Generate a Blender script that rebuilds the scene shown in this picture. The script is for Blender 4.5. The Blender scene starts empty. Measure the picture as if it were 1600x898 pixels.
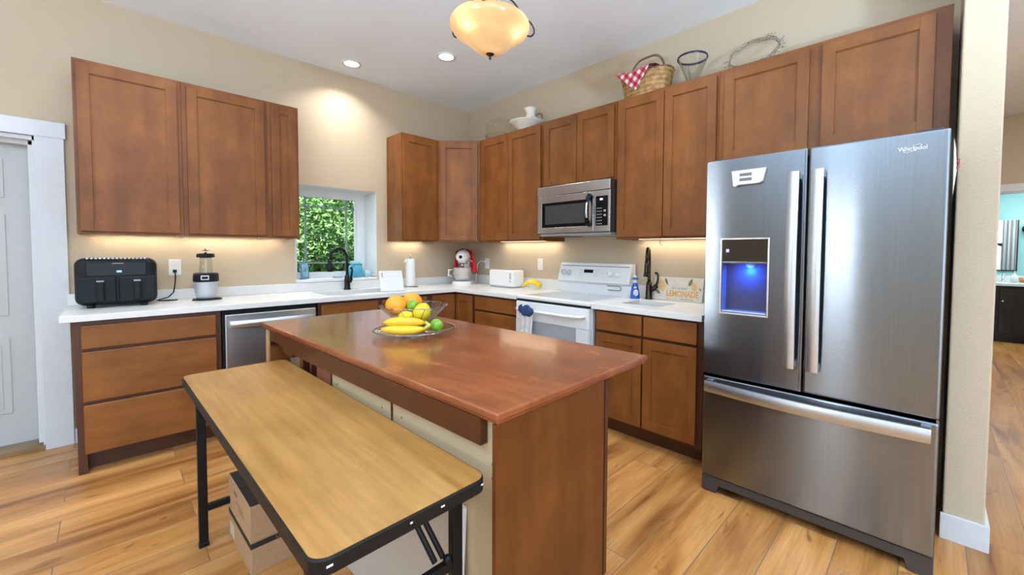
import bpy, bmesh, math, random
from math import sin, cos, pi, radians
from mathutils import Matrix, Vector
random.seed(7)
S = bpy.context.scene
COL = S.collection

# ------------------------------------------------------------------ camera
CX, CY, CZ = -3.0354, -4.0545, 1.283
yaw, pit, rol = radians(43.9587), radians(-2.1324), radians(0.3044)
fw = Vector((cos(pit)*cos(yaw), cos(pit)*sin(yaw), sin(pit)))
rt = Vector((sin(yaw), -cos(yaw), 0)); up = rt.cross(fw)
rt, up = cos(rol)*rt + sin(rol)*up, cos(rol)*up - sin(rol)*rt
cd = bpy.data.cameras.new('camera'); cam = bpy.data.objects.new('camera', cd); COL.objects.link(cam)
cam.matrix_world = Matrix(((rt.x, up.x, -fw.x, CX), (rt.y, up.y, -fw.y, CY), (rt.z, up.z, -fw.z, CZ), (0, 0, 0, 1)))
cd.sensor_width = 36; cd.lens = 644.06/1600*36; cd.shift_x = (800-836.05)/1600; cd.shift_y = (416.65-449)/1600
cd.clip_start = .02
S.camera = cam

# ------------------------------------------------------------------ light
S.view_settings.view_transform = 'Standard'; S.view_settings.look = 'None'
S.view_settings.gamma = 1; S.view_settings.use_curve_mapping = False
S.view_settings.exposure = -0.07
W = bpy.data.worlds.new('sky'); S.world = W; W.use_nodes = True
W.node_tree.nodes['Background'].inputs[0].default_value = (.72, .86, 1, 1)
W.node_tree.nodes['Background'].inputs[1].default_value = 2.2
def lamp(name, kind, loc, energy, color=(1, 1, 1), size=.1, size_y=None, aim=None, spot=None, blend=.5):
    l = bpy.data.lights.new(name, kind); l.energy = energy; l.color = color
    if kind == 'AREA':
        l.size = size
        if size_y: l.shape = 'RECTANGLE'; l.size_y = size_y
        else: l.shape = 'DISK'
    elif kind == 'SUN': l.angle = size
    else: l.shadow_soft_size = size
    if spot: l.spot_size = spot; l.spot_blend = blend
    o = bpy.data.objects.new(name, l); COL.objects.link(o); o.location = loc
    if aim is not None: o.rotation_euler = Vector(aim).to_track_quat('-Z', 'Y').to_euler()
    return o
SUN = lamp('sun', 'SUN', (0, 6, 6), 17.0, (1, .95, .86), .01, aim=(.35, .75, -.9))
for _y in (-3.0, -.98): lamp('fridge_streak_light', 'AREA', (-6.62, _y, 1.45), 120, (.93, .97, 1), 2.4, .24, aim=(1, 0, 0))  # unseen strip lights added to put bright streaks on the refrigerator steel
SIDE_FILL = lamp('side_fill_light', 'AREA', (-6.62, -6.9, 1.45), 25, (.72, .87, 1), 2.3, 2.6, aim=(1, 0, .35))  # unseen cool fill light added in the side wall opening
BACK_FILL = lamp('back_fill_light', 'AREA', (-3.2, -8.62, 1.35), 40, (.72, .87, 1), 3.2, 2.1, aim=(0, 1, .3))  # unseen cool fill light added in the back wall opening
UPFILL_W = 165  # power of the uplights added to bounce fill off the ceiling
CAN_W, LED_W = 7.5, 2.0
CEIL = 2.946

# ------------------------------------------------------------------ materials
def sockets(b, **kw):
    for k, v in kw.items():
        k = k.replace('_', ' ')
        if k in b.inputs: b.inputs[k].default_value = v
def base(name, color=(.8, .8, .8), rough=.5, metal=0., **kw):
    m = bpy.data.materials.new(name); m.use_nodes = True
    b = m.node_tree.nodes['Principled BSDF']
    sockets(b, Base_Color=(*color, 1), Roughness=rough, Metallic=metal)
    sockets(b, **kw)
    return m, m.node_tree, b
def nd(t, typ, **kw):
    n = t.nodes.new(typ)
    for k, v in kw.items(): setattr(n, k, v)
    return n
def coords(t, scale=(1, 1, 1), loc=(0, 0, 0), kind='Object'):
    c = nd(t, 'ShaderNodeTexCoord'); m = nd(t, 'ShaderNodeMapping')
    t.links.new(c.outputs[kind], m.inputs[0]); m.inputs['Scale'].default_value = scale; m.inputs['Location'].default_value = loc
    return m.outputs[0]
def noise(t, vec, scale, detail=3, rough=.5):
    n = nd(t, 'ShaderNodeTexNoise'); n.inputs['Scale'].default_value = scale; n.inputs['Detail'].default_value = detail; n.inputs['Roughness'].default_value = rough
    t.links.new(vec, n.inputs['Vector']); return n.outputs[0]
def ramp(t, fac, stops):
    r = nd(t, 'ShaderNodeValToRGB'); e = r.color_ramp.elements
    while len(e) < len(stops): e.new(.5)
    for i, (p, c) in enumerate(stops): e[i].position = p; e[i].color = (*c, 1) if len(c) == 3 else c
    t.links.new(fac, r.inputs[0]); return r.outputs[0]
def mixc(t, fac, a, b, mode='MIX'):
    m = nd(t, 'ShaderNodeMix', data_type='RGBA', blend_type=mode)
    for s, v in ((0, fac), (6, a), (7, b)):
        if isinstance(v, (int, float)): m.inputs[s].default_value = v
        elif isinstance(v, tuple): m.inputs[s].default_value = (*v, 1)
        else: t.links.new(v, m.inputs[s])
    return m.outputs[2]
def bump(t, b, h, strength, dist=.01):
    n = nd(t, 'ShaderNodeBump'); n.inputs['Strength'].default_value = strength; n.inputs['Distance'].default_value = dist
    t.links.new(h, n.inputs['Height']); t.links.new(n.outputs[0], b.inputs['Normal'])
def plain(name, color, rough=.5, metal=0., var=0., vs=30, **kw):
    m, t, b = base(name, color, rough, metal, **kw)
    v = coords(t); n = noise(t, v, vs)
    lo = tuple(max(0, c*(1-var)) for c in color); hi = tuple(min(1, c*(1+var)) for c in color)
    t.links.new(ramp(t, n, [(.3, lo), (.7, hi)]), b.inputs['Base Color'])
    return m
def wood(name, dark, light, rough=.35, axis='z', stretch=12, scale=7, mott=.35, coat=0.):
    m, t, b = base(name, light, rough, Specular_IOR_Level=.38)
    s = {'x': (1, stretch, stretch), 'y': (stretch, 1, stretch), 'z': (stretch, stretch, 1)}[axis]
    g = noise(t, coords(t, s), scale*.35, 4, .6)
    q = noise(t, coords(t), 5, 3, .55)
    c = ramp(t, g, [(.3, dark), (.72, light)])
    k = ramp(t, q, [(.3, (1-mott,)*3), (.7, (1+mott*.35,)*3)])
    t.links.new(mixc(t, 1., c, k, 'MULTIPLY'), b.inputs['Base Color'])
    sockets(b, Coat_Weight=coat, Coat_Roughness=.12)
    bump(t, b, g, .015, .001)
    return m
def emit(name, color, strength):
    m = bpy.data.materials.new(name); m.use_nodes = True; t = m.node_tree; t.nodes.clear()
    e = nd(t, 'ShaderNodeEmission'); e.inputs[0].default_value = (*color, 1); e.inputs[1].default_value = strength
    o = nd(t, 'ShaderNodeOutputMaterial'); t.links.new(e.outputs[0], o.inputs[0]); return m
def thin_glass(name, tint=(.95, .97, .96), rough=.02, ior=1.5, extra=.04):
    m = bpy.data.materials.new(name); m.use_nodes = True; t = m.node_tree; t.nodes.clear()
    tr = nd(t, 'ShaderNodeBsdfTransparent'); tr.inputs[0].default_value = (*tint, 1)
    gl = nd(t, 'ShaderNodeBsdfGlossy'); gl.inputs['Roughness'].default_value = rough
    fr = nd(t, 'ShaderNodeLayerWeight'); fr.inputs[0].default_value = .5
    pw = nd(t, 'ShaderNodeMath', operation='POWER'); pw.inputs[1].default_value = 4.; t.links.new(fr.outputs['Facing'], pw.inputs[0])
    ad = nd(t, 'ShaderNodeMath', operation='MULTIPLY_ADD'); ad.inputs[1].default_value = ior-.8; ad.inputs[2].default_value = extra; t.links.new(pw.outputs[0], ad.inputs[0])
    mx = nd(t, 'ShaderNodeMixShader'); t.links.new(ad.outputs[0], mx.inputs[0]); t.links.new(tr.outputs[0], mx.inputs[1]); t.links.new(gl.outputs[0], mx.inputs[2])
    o = nd(t, 'ShaderNodeOutputMaterial'); t.links.new(mx.outputs[0], o.inputs[0]); return m
def steel(name, color, rough, aniso=.75, rot=0., streak=(60, 60, 1.)):
    m, t, b = base(name, color, rough, 1.)
    sockets(b, Anisotropic=aniso, Anisotropic_Rotation=rot)
    tg = nd(t, 'ShaderNodeCombineXYZ'); tg.inputs[2].default_value = 1.; t.links.new(tg.outputs[0], b.inputs['Tangent'])
    n = noise(t, coords(t, streak), 3, 3, .6)
    t.links.new(ramp(t, n, [(.3, tuple(c*.94 for c in color)), (.7, tuple(min(1, c*1.05) for c in color))]), b.inputs['Base Color'])
    return m

def wall_mat(name, color, bs=.25):
    m, t, b = base(name, color, .75)
    v = coords(t); n = noise(t, v, 130, 2); q = noise(t, v, 1.2, 2)
    t.links.new(ramp(t, q, [(.3, tuple(c*.97 for c in color)), (.7, color)]), b.inputs['Base Color'])
    bump(t, b, n, bs, .003); return m
WALL = wall_mat('beige_wall_paint', (.535, .435, .31), .5)
CEILM = wall_mat('ceiling_paint', (.88, .935, .985), .15)
TEAL = wall_mat('teal_wall_paint', (.30, .55, .58), .1)
WHITE_TRIM = plain('white_trim_paint', (.63, .65, .68), .35, var=.02)
DOORM = plain('white_door_paint', (.46, .47, .47), .4, var=.02)
CAB = wood('stained_maple', (.178, .056, .011), (.265, .094, .021), .42, 'z', 5, 6, .26)
CABH = wood('stained_maple_horizontal', (.205, .066, .012), (.295, .105, .022), .42, 'x', 7, 6, .24)
CABY = wood('stained_maple_crosswise', (.195, .060, .012), (.285, .099, .022), .42, 'y', 7, 6, .24)
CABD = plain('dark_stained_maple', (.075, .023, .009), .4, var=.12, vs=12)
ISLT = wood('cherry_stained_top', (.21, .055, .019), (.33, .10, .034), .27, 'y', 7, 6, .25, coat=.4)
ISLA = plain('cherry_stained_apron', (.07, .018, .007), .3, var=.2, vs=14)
ISLE = wood('cherry_veneer', (.115, .032, .006), (.17, .053, .011), .4, 'z', 8, 7, .25)
RAWPLY = wood('raw_pale_wood', (.45, .25, .11), (.58, .36, .18), .6, 'z', 12, 8, .15)
BEIGEPANEL = plain('beige_melamine', (.50, .385, .235), .6, var=.05, vs=300)
OAKLAM = wood('oak_laminate', (.31, .138, .030), (.43, .218, .060), .33, 'y', 16, 8, .14)
BLACKM = plain('black_metal', (.006, .006, .007), .4, var=.2, Specular_IOR_Level=.25)
EDGEBLK = plain('black_vinyl_edge', (.008, .007, .007), .5, var=.3, vs=60, Specular_IOR_Level=.25)
WHITE_APPL = plain('white_enamel', (.76, .775, .79), .22, var=.01)
WHITE_PL = plain('white_plastic', (.78, .78, .77), .35, var=.02)
WHITE_CER = plain('white_ceramic', (.80, .77, .70), .2, var=.03)
GREYPL = plain('grey_plastic', (.30, .31, .32), .4, var=.05)
SILVER = plain('silver_metal', (.66, .67, .68), .25, 1., var=.04)
CHROME = plain('chrome', (.8, .8, .81), .1, 1.)
BLACKPL = plain('black_plastic', (.009, .011, .014), .42, var=.15, Specular_IOR_Level=.2)
BLACKGL = plain('black_gloss', (.006, .006, .008), .1, Specular_IOR_Level=.2)
DKGREY = plain('dark_grey_metal', (.035, .035, .038), .45, var=.1)
DARKGLASS = plain('dark_oven_glass', (.05, .058, .06), .12, var=.1)
OVENGLASS = plain('grey_oven_glass', (.36, .38, .41), .12, var=.03)
COOKTOP = plain('pale_grey_cooktop_glass', (.46, .48, .50), .1, var=.05, vs=200)
BRONZE = plain('dark_bronze', (.05, .038, .032), .25, .8, var=.2)
STEEL = steel('brushed_steel', (.235, .262, .295), .20, 1.)
STEELM = steel('microwave_steel', (.60, .665, .73), .27, .6)
STEELH = plain('satin_steel_handle', (.56, .60, .645), .36, 1., var=.03)
def quartz():
    m, t, b = base('white_quartz', (.8, .8, .79), .25)
    v = coords(t); n = noise(t, v, 220, 2); q = noise(t, v, 3, 4)
    c = ramp(t, n, [(.35, (.70, .71, .70)), (.6, (.79, .795, .785))])
    t.links.new(mixc(t, .25, c, ramp(t, q, [(.4, (.70, .71, .71)), (.6, (.82, .82, .81))])), b.inputs['Base Color']); return m
QUARTZ = quartz()
SINKM = plain('pale_grey_composite', (.50, .52, .52), .35, var=.04)
def floor_mat():
    m, t, b = base('wood_look_tile', (.5, .3, .15), .33)
    v = coords(t, (1, 1, 1), (.35, .1045, 0))
    br = nd(t, 'ShaderNodeTexBrick', offset=.37, offset_frequency=2, squash=1.)
    t.links.new(v, br.inputs['Vector'])
    br.inputs['Color1'].default_value = (0, 0, 0, 1); br.inputs['Color2'].default_value = (1, 1, 1, 1)
    for k, val in (('Scale', 1.), ('Mortar Size', .0022), ('Mortar Smooth', .2), ('Bias', 0.), ('Brick Width', 1.21), ('Row Height', .2045)): br.inputs[k].default_value = val
    br.inputs['Mortar'].default_value = (.5, .5, .5, 1)
    # plank by plank offset of the grain
    sc = nd(t, 'ShaderNodeVectorMath', operation='SCALE'); sc.inputs[3].default_value = 17.; t.links.new(br.outputs[0], sc.inputs[0])
    def grain(scale, ns, det, ro, dist=0.):
        a = nd(t, 'ShaderNodeVectorMath', operation='ADD')
        t.links.new(coords(t, scale), a.inputs[0]); t.links.new(sc.outputs[0], a.inputs[1])
        n = nd(t, 'ShaderNodeTexNoise'); n.inputs['Scale'].default_value = ns; n.inputs['Detail'].default_value = det; n.inputs['Roughness'].default_value = ro; n.inputs['Distortion'].default_value = dist
        t.links.new(a.outputs[0], n.inputs['Vector']); return n.outputs[0]
    big = grain((.9, 7, 1), 1.3, 3, .5, .6); fine = grain((2, 40, 1), 3., 4, .65, .3); kn = grain((1.6, 6, 1), 2.2, 2, .5, 1.6)
    c = ramp(t, big, [(.28, (.25, .092, .022)), (.46, (.48, .215, .060)), (.70, (.62, .325, .112))])
    c = mixc(t, .55, c, ramp(t, fine, [(.3, (.62, .56, .50)), (.65, (1.1, 1.1, 1.1))]), 'MULTIPLY')
    c = mixc(t, .8, c, ramp(t, kn, [(.26, (.5, .42, .36)), (.36, (1, 1, 1))]), 'MULTIPLY')
    c = mixc(t, 1., c, ramp(t, br.outputs[0], [(0., (.68, .62, .58)), (.25, (.92, .90, .86)), (.6, (1., .99, .96)), (1., (1.16, 1.15, 1.15))]), 'MULTIPLY')
    c = mixc(t, br.outputs[1], c, (.20, .12, .07))
    t.links.new(c, b.inputs['Base Color'])
    inv = nd(t, 'ShaderNodeMath', operation='SUBTRACT'); inv.inputs[0].default_value = 1.; t.links.new(br.outputs[1], inv.inputs[1])
    bump(t, b, inv.outputs[0], .35, .002)
    return m
FLOORM = floor_mat()
GLASS = thin_glass('clear_glass'); PANE = thin_glass('window_pane', (.97, .99, .98), .0, 1.3, 0.)
AQUAGLASS = thin_glass('aqua_glass', (.30, .70, .80), .05, 1.5, .05); GREENGLASS = thin_glass('faint_olive_glass', (.975, .975, .945), .03, 1.3, .03)
ORANGE = plain('orange_peel', (.86, .33, .015), .4, var=.08, vs=160); LEMON = plain('lemon_peel', (.86, .60, .02), .35, var=.08, vs=160)
LIME = plain('lime_peel', (.20, .42, .03), .3, var=.25, vs=30); BANANA = plain('banana_peel', (.80, .50, .025), .4, var=.12, vs=25)
BANTIP = plain('banana_tip', (.16, .10, .03), .6, var=.3); GREENSTEM = plain('green_stem', (.40, .42, .06), .5, var=.2)
RED = plain('red_cloth', (.60, .012, .03), .8, var=.2, vs=20); NAVY = plain('navy_crochet', (.02, .055, .16), .9, var=.5, vs=120)
CARD = plain('brown_cardboard', (.40, .245, .135), .75, var=.08, vs=60); CARDK = plain('black_printed_band', (.015, .013, .012), .6, var=.1)
PAPER = plain('paper_white', (.80, .80, .78), .8, var=.03, vs=90)
LEDM = emit('warm_led', (1, .80, .52), 5.); CANM = emit('downlight_glow', (1, .95, .86), 14.)

# ------------------------------------------------------------------ mesh builder
FA = Matrix(((1, 0, 0, 0), (0, -1, 0, 0), (0, 0, 1, 0), (0, 0, 0, 1)))       # window wall: a = x, b = depth, c = z
FB = Matrix(((0, -1, 0, 0), (-1, 0, 0, 0), (0, 0, 1, 0), (0, 0, 0, 1)))      # range wall: a = distance from the corner, b = depth
ID = Matrix.Identity(4)
class MB:
    def __init__(s, F=ID): s.bm = bmesh.new(); s.F = F.copy(); s.mi = 0
    def _add(s, vs, fs, F=None, smooth=False):
        F = s.F if F is None else s.F @ F
        v = [s.bm.verts.new(F @ Vector(p)) for p in vs]
        for f in fs:
            try:
                q = s.bm.faces.new([v[i] for i in f]); q.material_index = s.mi; q.smooth = smooth
            except ValueError: pass
        return s
    def box(s, x0, x1, y0, y1, z0, z1, bev=0., seg=2, F=None):
        x0, x1 = min(x0, x1), max(x0, x1); y0, y1 = min(y0, y1), max(y0, y1); z0, z1 = min(z0, z1), max(z0, z1)
        if bev <= 0:
            return s._add([(x, y, z) for x in (x0, x1) for y in (y0, y1) for z in (z0, z1)],
                          [(0, 1, 3, 2), (4, 6, 7, 5), (0, 4, 5, 1), (2, 3, 7, 6), (0, 2, 6, 4), (1, 5, 7, 3)], F)
        t = bmesh.new(); bmesh.ops.create_cube(t, size=1.)
        for v in t.verts: v.co = Vector(((x0+x1)/2+v.co.x*(x1-x0), (y0+y1)/2+v.co.y*(y1-y0), (z0+z1)/2+v.co.z*(z1-z0)))
        bmesh.ops.bevel(t, geom=t.edges[:], offset=min(bev, .49*min(x1-x0, y1-y0, z1-z0)), segments=seg, profile=.5, affect='EDGES')
        return s._take(t, F)
    def _take(s, t, F=None, smooth=False):
        t.verts.index_update()
        s._add([v.co.copy() for v in t.verts], [[v.index for v in f.verts] for f in t.faces], F, smooth); t.free(); return s
    def lathe(s, prof, c=(0, 0, 0), seg=32, F=None, mod=None, cap=True, smooth=True):
        vs, fs = [], []; n = len(prof)
        for k in range(seg):
            a = 2*pi*k/seg
            for i, (r, z) in enumerate(prof):
                q = r*(mod(a, i) if mod else 1.); vs.append((c[0]+q*cos(a), c[1]+q*sin(a), c[2]+z))
        for k in range(seg):
            k2 = (k+1) % seg
            for i in range(n-1): fs.append((k*n+i, k2*n+i, k2*n+i+1, k*n+i+1))
        if cap and prof[0][0] > 1e-5: fs.append([k*n for k in range(seg)])
        if cap and prof[-1][0] > 1e-5: fs.append([k*n+n-1 for k in reversed(range(seg))])
        return s._add(vs, fs, F, smooth)
    def cyl(s, p0, p1, r0, r1=None, seg=20, F=None, smooth=True):
        return s.tube([p0, p1], [r0, r0 if r1 is None else r1], seg, F, smooth=smooth)
    def tube(s, pts, r, seg=10, F=None, closed=False, smooth=True, flat=None):
        pts = [Vector(p) for p in pts]; n = len(pts)
        rr = r if isinstance(r, (list, tuple)) else [r]*n
        vs, fs = [], []; prev = None
        for i, p in enumerate(pts):
            a = pts[(i-1) % n] if (closed or i > 0) else p; b = pts[(i+1) % n] if (closed or i < n-1) else p
            d = (b-a).normalized() if (b-a).length > 1e-9 else Vector((0, 0, 1))
            if prev is None:
                h = Vector((0, 0, 1)) if abs(d.z) < .9 else Vector((1, 0, 0)); u = d.cross(h).normalized()
            else: u = (prev-d*prev.dot(d)).normalized()
            prev = u; w = d.cross(u)
            for k in range(seg):
                t = 2*pi*k/seg; vs.append(p+(u*cos(t)+w*sin(t)*(flat or 1.))*rr[i])
        for i in range(n if closed else n-1):
            j = (i+1) % n
            for k in range(seg): fs.append((i*seg+k, i*seg+(k+1) % seg, j*seg+(k+1) % seg, j*seg+k))
        if not closed: fs += [list(range(seg)), list(reversed(range((n-1)*seg, n*seg)))]
        return s._add(vs, fs, F, smooth)
    def ball(s, c, r, F=None, seg=20, rings=12, smooth=True, f=None):
        r = (r, r, r) if isinstance(r, (int, float)) else r
        t = bmesh.new(); bmesh.ops.create_uvsphere(t, u_segments=seg, v_segments=rings, radius=1.)
        for v in t.verts:
            k = f(v.co) if f else 1.
            v.co = Vector((c[0]+v.co.x*r[0]*k, c[1]+v.co.y*r[1]*k, c[2]+v.co.z*r[2]*k))
        return s._take(t, F, smooth)
    def prism(s, poly, h0, h1, axis='z', F=None, smooth=False):
        n = len(poly)
        def P(u, v, h): return {'z': (u, v, h), 'y': (u, h, v), 'x': (h, u, v)}[axis]
        vs = [P(u, v, h0) for u, v in poly]+[P(u, v, h1) for u, v in poly]
        fs = [list(range(n)), list(reversed(range(n, 2*n)))]+[(i, (i+1) % n, n+(i+1) % n, n+i) for i in range(n)]
        return s._add(vs, fs, F, smooth)
    def grid(s, fn, nu, nv, F=None, smooth=True):
        vs = [fn(i/nu, j/nv) for i in range(nu+1) for j in range(nv+1)]
        fs = [(i*(nv+1)+j, (i+1)*(nv+1)+j, (i+1)*(nv+1)+j+1, i*(nv+1)+j+1) for i in range(nu) for j in range(nv)]
        return s._add(vs, fs, F, smooth)
    def build(s, name, mats, parent=None, keep=False, recalc=True):
        if recalc: bmesh.ops.recalc_face_normals(s.bm, faces=s.bm.faces[:])
        if parent is None and not keep:
            xs = [v.co for v in s.bm.verts]
            o0 = Vector((sum((max(v[i] for v in xs), min(v[i] for v in xs)))/2 for i in range(2))).to_3d(); o0.z = min(v.z for v in xs)
        elif parent is None: o0 = Vector()
        else: o0 = ORG[parent.name]
        for v in s.bm.verts: v.co -= o0
        me = bpy.data.meshes.new(name); s.bm.to_mesh(me); s.bm.free()
        for m in (mats if isinstance(mats, (list, tuple)) else [mats]): me.materials.append(m)
        o = bpy.data.objects.new(name, me); COL.objects.link(o)
        if parent is None: o.location = o0
        else: o.parent = parent
        ORG[o.name] = o0
        return o
ORG = {}
def tag(o, label, cat, group=None, kind=None):
    if label: o['label'] = label
    if cat: o['category'] = cat
    if group: o['group'] = group
    if kind: o['kind'] = kind
    return o
def thing(name, label, cat, loc=(0, 0, 0), group=None):
    o = bpy.data.objects.new(name, None); COL.objects.link(o); o.location = loc; o.empty_display_size = .05
    ORG[o.name] = Vector(loc); return tag(o, label, cat, group)
def struct(o, label, cat): return tag(o, label, cat, kind='structure')
def put(o, loc, rz=0., rx=0., ry=0.):
    o.location = loc; o.rotation_euler = (rx, ry, rz); return o
def text(body, size, M, mat, name, parent, ext=.0006, sx=1., align='CENTER', bold=0.):
    c = bpy.data.curves.new(name, 'FONT'); c.body = body; c.size = size; c.align_x = align; c.align_y = 'CENTER'; c.extrude = ext; c.offset = bold; c.resolution_u = 3
    o = bpy.data.objects.new(name+'_curve', c); COL.objects.link(o)
    me = bpy.data.meshes.new_from_object(o.evaluated_get(bpy.context.evaluated_depsgraph_get()))
    bpy.data.objects.remove(o); bpy.data.curves.remove(c)
    o0 = ORG[parent.name]
    for v in me.vertices: v.co = M @ Vector((v.co.x*sx, v.co.y, v.co.z)) - o0
    me.materials.clear(); me.materials.append(mat)
    q = bpy.data.objects.new(name, me); COL.objects.link(q); q.parent = parent; ORG[q.name] = o0; return q
def on_A(x, d, z): return Matrix(((1, 0, 0, x), (0, 0, -1, -d), (0, 1, 0, z), (0, 0, 0, 1)))
def on_B(a, d, z): return Matrix(((0, 0, -1, -d), (-1, 0, 0, -a), (0, 1, 0, z), (0, 0, 0, 1)))

# ------------------------------------------------------------------ room
m = MB(); m.box(-7, 8, -9.2, 0.35, -.08, 0); struct(m.build('floor', FLOORM, keep=True), 'wood look plank tile floor in honey brown', 'floor')
m = MB(); m.box(-7, 8, -9.2, 0.35, CEIL, CEIL+.08); struct(m.build('ceiling', CEILM, keep=True), 'smooth pale grey white ceiling', 'ceiling')
WX0, WX1, WZ0, WZ1, WT = -1.885, -1.141, 1.004, 1.872, .33
DX0, DX1, DZ = -4.16, -3.325, 1.985
m = MB()
m.box(-7, DX0, 0, WT, 0, CEIL); m.box(DX0, DX1, 0, WT, DZ, CEIL); m.box(DX1, WX0, 0, WT, 0, CEIL)
m.box(WX0, WX1, 0, WT, 0, WZ0); m.box(WX0, WX1, 0, WT, WZ1, CEIL); m.box(WX1, .12, 0, WT, 0, CEIL)
struct(m.build('wall_left', WALL, keep=True), 'beige textured wall with window over the sink and white door', 'wall')
m = MB(); m.box(0, .12, -4.12, 0, 0, CEIL); struct(m.build('wall_right', WALL, keep=True), 'beige wall behind range and refrigerator', 'wall')
m = MB(); m.box(-.436, 4.5, -4.25, -4.12, 0, CEIL, .006); struct(m.build('wall_partition', WALL, keep=True), 'beige wall end beside the refrigerator', 'wall')
m = MB(); m.box(-.452, -.436, -4.265, -4.112, 0, .115, .003); m.box(-.436, 4.4, -4.265, -4.25, 0, .115, .003)
struct(m.build('baseboard_partition', WHITE_TRIM, keep=True), 'white baseboard around the wall end', 'baseboard')
m = MB(); m.box(-3.212, -3.2, -.012, 0, 0, .1); struct(m.build('baseboard_left', WHITE_TRIM, keep=True), 'white baseboard stub beside the door casing', 'baseboard')
# far walls behind the camera, with openings added for the fill and streak lights
m = MB(); m.box(-6.62, -6.5, -9.2, -8.2, 0, CEIL); m.box(-6.62, -6.5, -5.6, -3.18, 0, CEIL); m.box(-6.62, -6.5, -8.2, -5.6, 0, .3); m.box(-6.62, -6.5, -8.2, -5.6, 2.6, CEIL); m.box(-6.62, -6.5, -2.82, -1.16, 0, CEIL); m.box(-6.62, -6.5, -.8, 0, 0, CEIL)
for _y in (-3.0, -.98): m.box(-6.62, -6.5, _y-.18, _y+.18, 0, .2); m.box(-6.62, -6.5, _y-.18, _y+.18, 2.7, CEIL)
struct(m.build('wall_side', WALL, keep=True), 'beige wall behind the camera on the door side', 'wall')
m = MB(); m.box(-6.5, -4.8, -8.62, -8.5, 0, CEIL); m.box(-1.6, 8, -8.62, -8.5, 0, CEIL); m.box(-4.8, -1.6, -8.62, -8.5, 2.42, CEIL); m.box(-4.8, -1.6, -8.62, -8.5, 0, .25)
struct(m.build('wall_back', WALL, keep=True), 'beige wall far behind the camera', 'wall')

# window over the sink
w = thing('window_1', 'white framed window with a dark grid over the kitchen sink', 'window', (WX0, .3, WZ0)); w['kind'] = 'structure'
m = MB()
fw_ = .085
m.box(WX0, WX1, .27, .33, WZ0, WZ0+.065, .004); m.box(WX0, WX1, .27, .33, WZ1-.075, WZ1, .004)
m.box(WX0, WX0+fw_, .27, .33, WZ0+.06, WZ1-.07, .004); m.box(WX1-fw_, WX1, .27, .33, WZ0+.06, WZ1-.07, .004)
m.box(WX0+fw_-.002, WX0+fw_+.012, .285, .32, WZ0+.06, WZ1-.07); m.box(WX1-fw_-.012, WX1-fw_+.002, .285, .32, WZ0+.06, WZ1-.07)
WINW = plain('white_window_paint', (.84, .86, .87), .4, var=.02)
m.build('window_frame', WINW, w)
MUNT = plain('grey_green_muntin', (.22, .30, .27), .5)
m = MB(); gx0, gx1, gz0, gz1 = WX0+fw_, WX1-fw_, WZ0+.06, WZ1-.07
for x in (gx0+.095, gx1-.095): m.box(x-.009, x+.009, .302, .314, gz0, gz1)
for z in (gz0+.095, gz1-.095): m.box(gx0, gx1, .303, .313, z-.008, z+.008)
m.build('muntin', MUNT, w)
m = MB(); m.box(gx0, gx1, .306, .310, gz0, gz1); m.build('glass_pane', PANE, w)
m = MB(); m.box(WX0+.0005, WX1-.0005, .002, .27, WZ1-.004, WZ1-.001); m.box(WX1-.004, WX1-.001, .002, .27, WZ0+.02, WZ1-.004); m.box(WX0+.001, WX0+.004, .002, .27, WZ0+.02, WZ1-.004)
m.build('reveal_lining', WINW, w)
m = MB(); m.box(WX0+.002, WX1-.002, -.018, .27, WZ0-.012, WZ0+.012, .004); m.build('window_sill', WINW, w)

# door on the left
d = thing('door_1', 'white panelled door in a white casing', 'door', (DX0, .1, 0)); d['kind'] = 'structure'
m = MB(); m.box(DX0+.03, DX1-.03, .13, .165, .04, DZ-.035)
def doorpanel(m, x0, x1, z0, z1):
    for i, (e, y) in enumerate(((0, .124), (.016, .130), (.034, .121))): m.box(x0+e, x1-e, y, .14, z0+e, z1-e, .003)
for x0, x1 in ((DX0+.15, DX0+.385), (DX0+.45, DX1-.15)):
    for z0, z1 in ((.24, .72), (.86, 1.5), (1.6, 1.84)): doorpanel(m, x0, x1, z0, z1)
m.build('door_leaf', DOORM, d)
m = MB()
m.box(DX1-.022, DX1-.001, .002, WT, .03, DZ); m.box(DX0+.001, DX0+.022, .002, WT, .03, DZ); m.box(DX0, DX1, .002, WT, DZ-.025, DZ-.001)
m.box(DX1-.045, DX1-.02, .06, .12, .03, DZ-.02, .003); m.box(DX0+.02, DX0+.045, .06, .12, .03, DZ-.02, .003); m.box(DX0, DX1, .06, .12, DZ-.05, DZ-.02, .003)
m.build('door_jamb', WHITE_TRIM, d)
m = MB(); m.box(DX0, DX1, -.005, .2, 0.0, .028, .004); m.build('threshold', wood('threshold_wood', (.22, .13, .06), (.32, .2, .1), .5, 'x'), d)
m = MB(); m.cyl((DX0+.09, .13, .95), (DX0+.09, .07, .95), .012); m.ball((DX0+.09, .06, .95), .028); m.build('door_knob', CHROME, d)
m = MB(); m.box(DX1-.012, -3.214, -.019, 0, 0, DZ+.01, .002); m.box(DX0-.1, DX0+.012, -.019, 0, 0, DZ+.01, .002); m.box(DX0-.12, -3.206, -.024, 0, DZ-.0, DZ+.1, .002)
struct(m.build('trim_1', WHITE_TRIM, keep=True), 'flat white door casing with a taller head board', 'trim')

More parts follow.
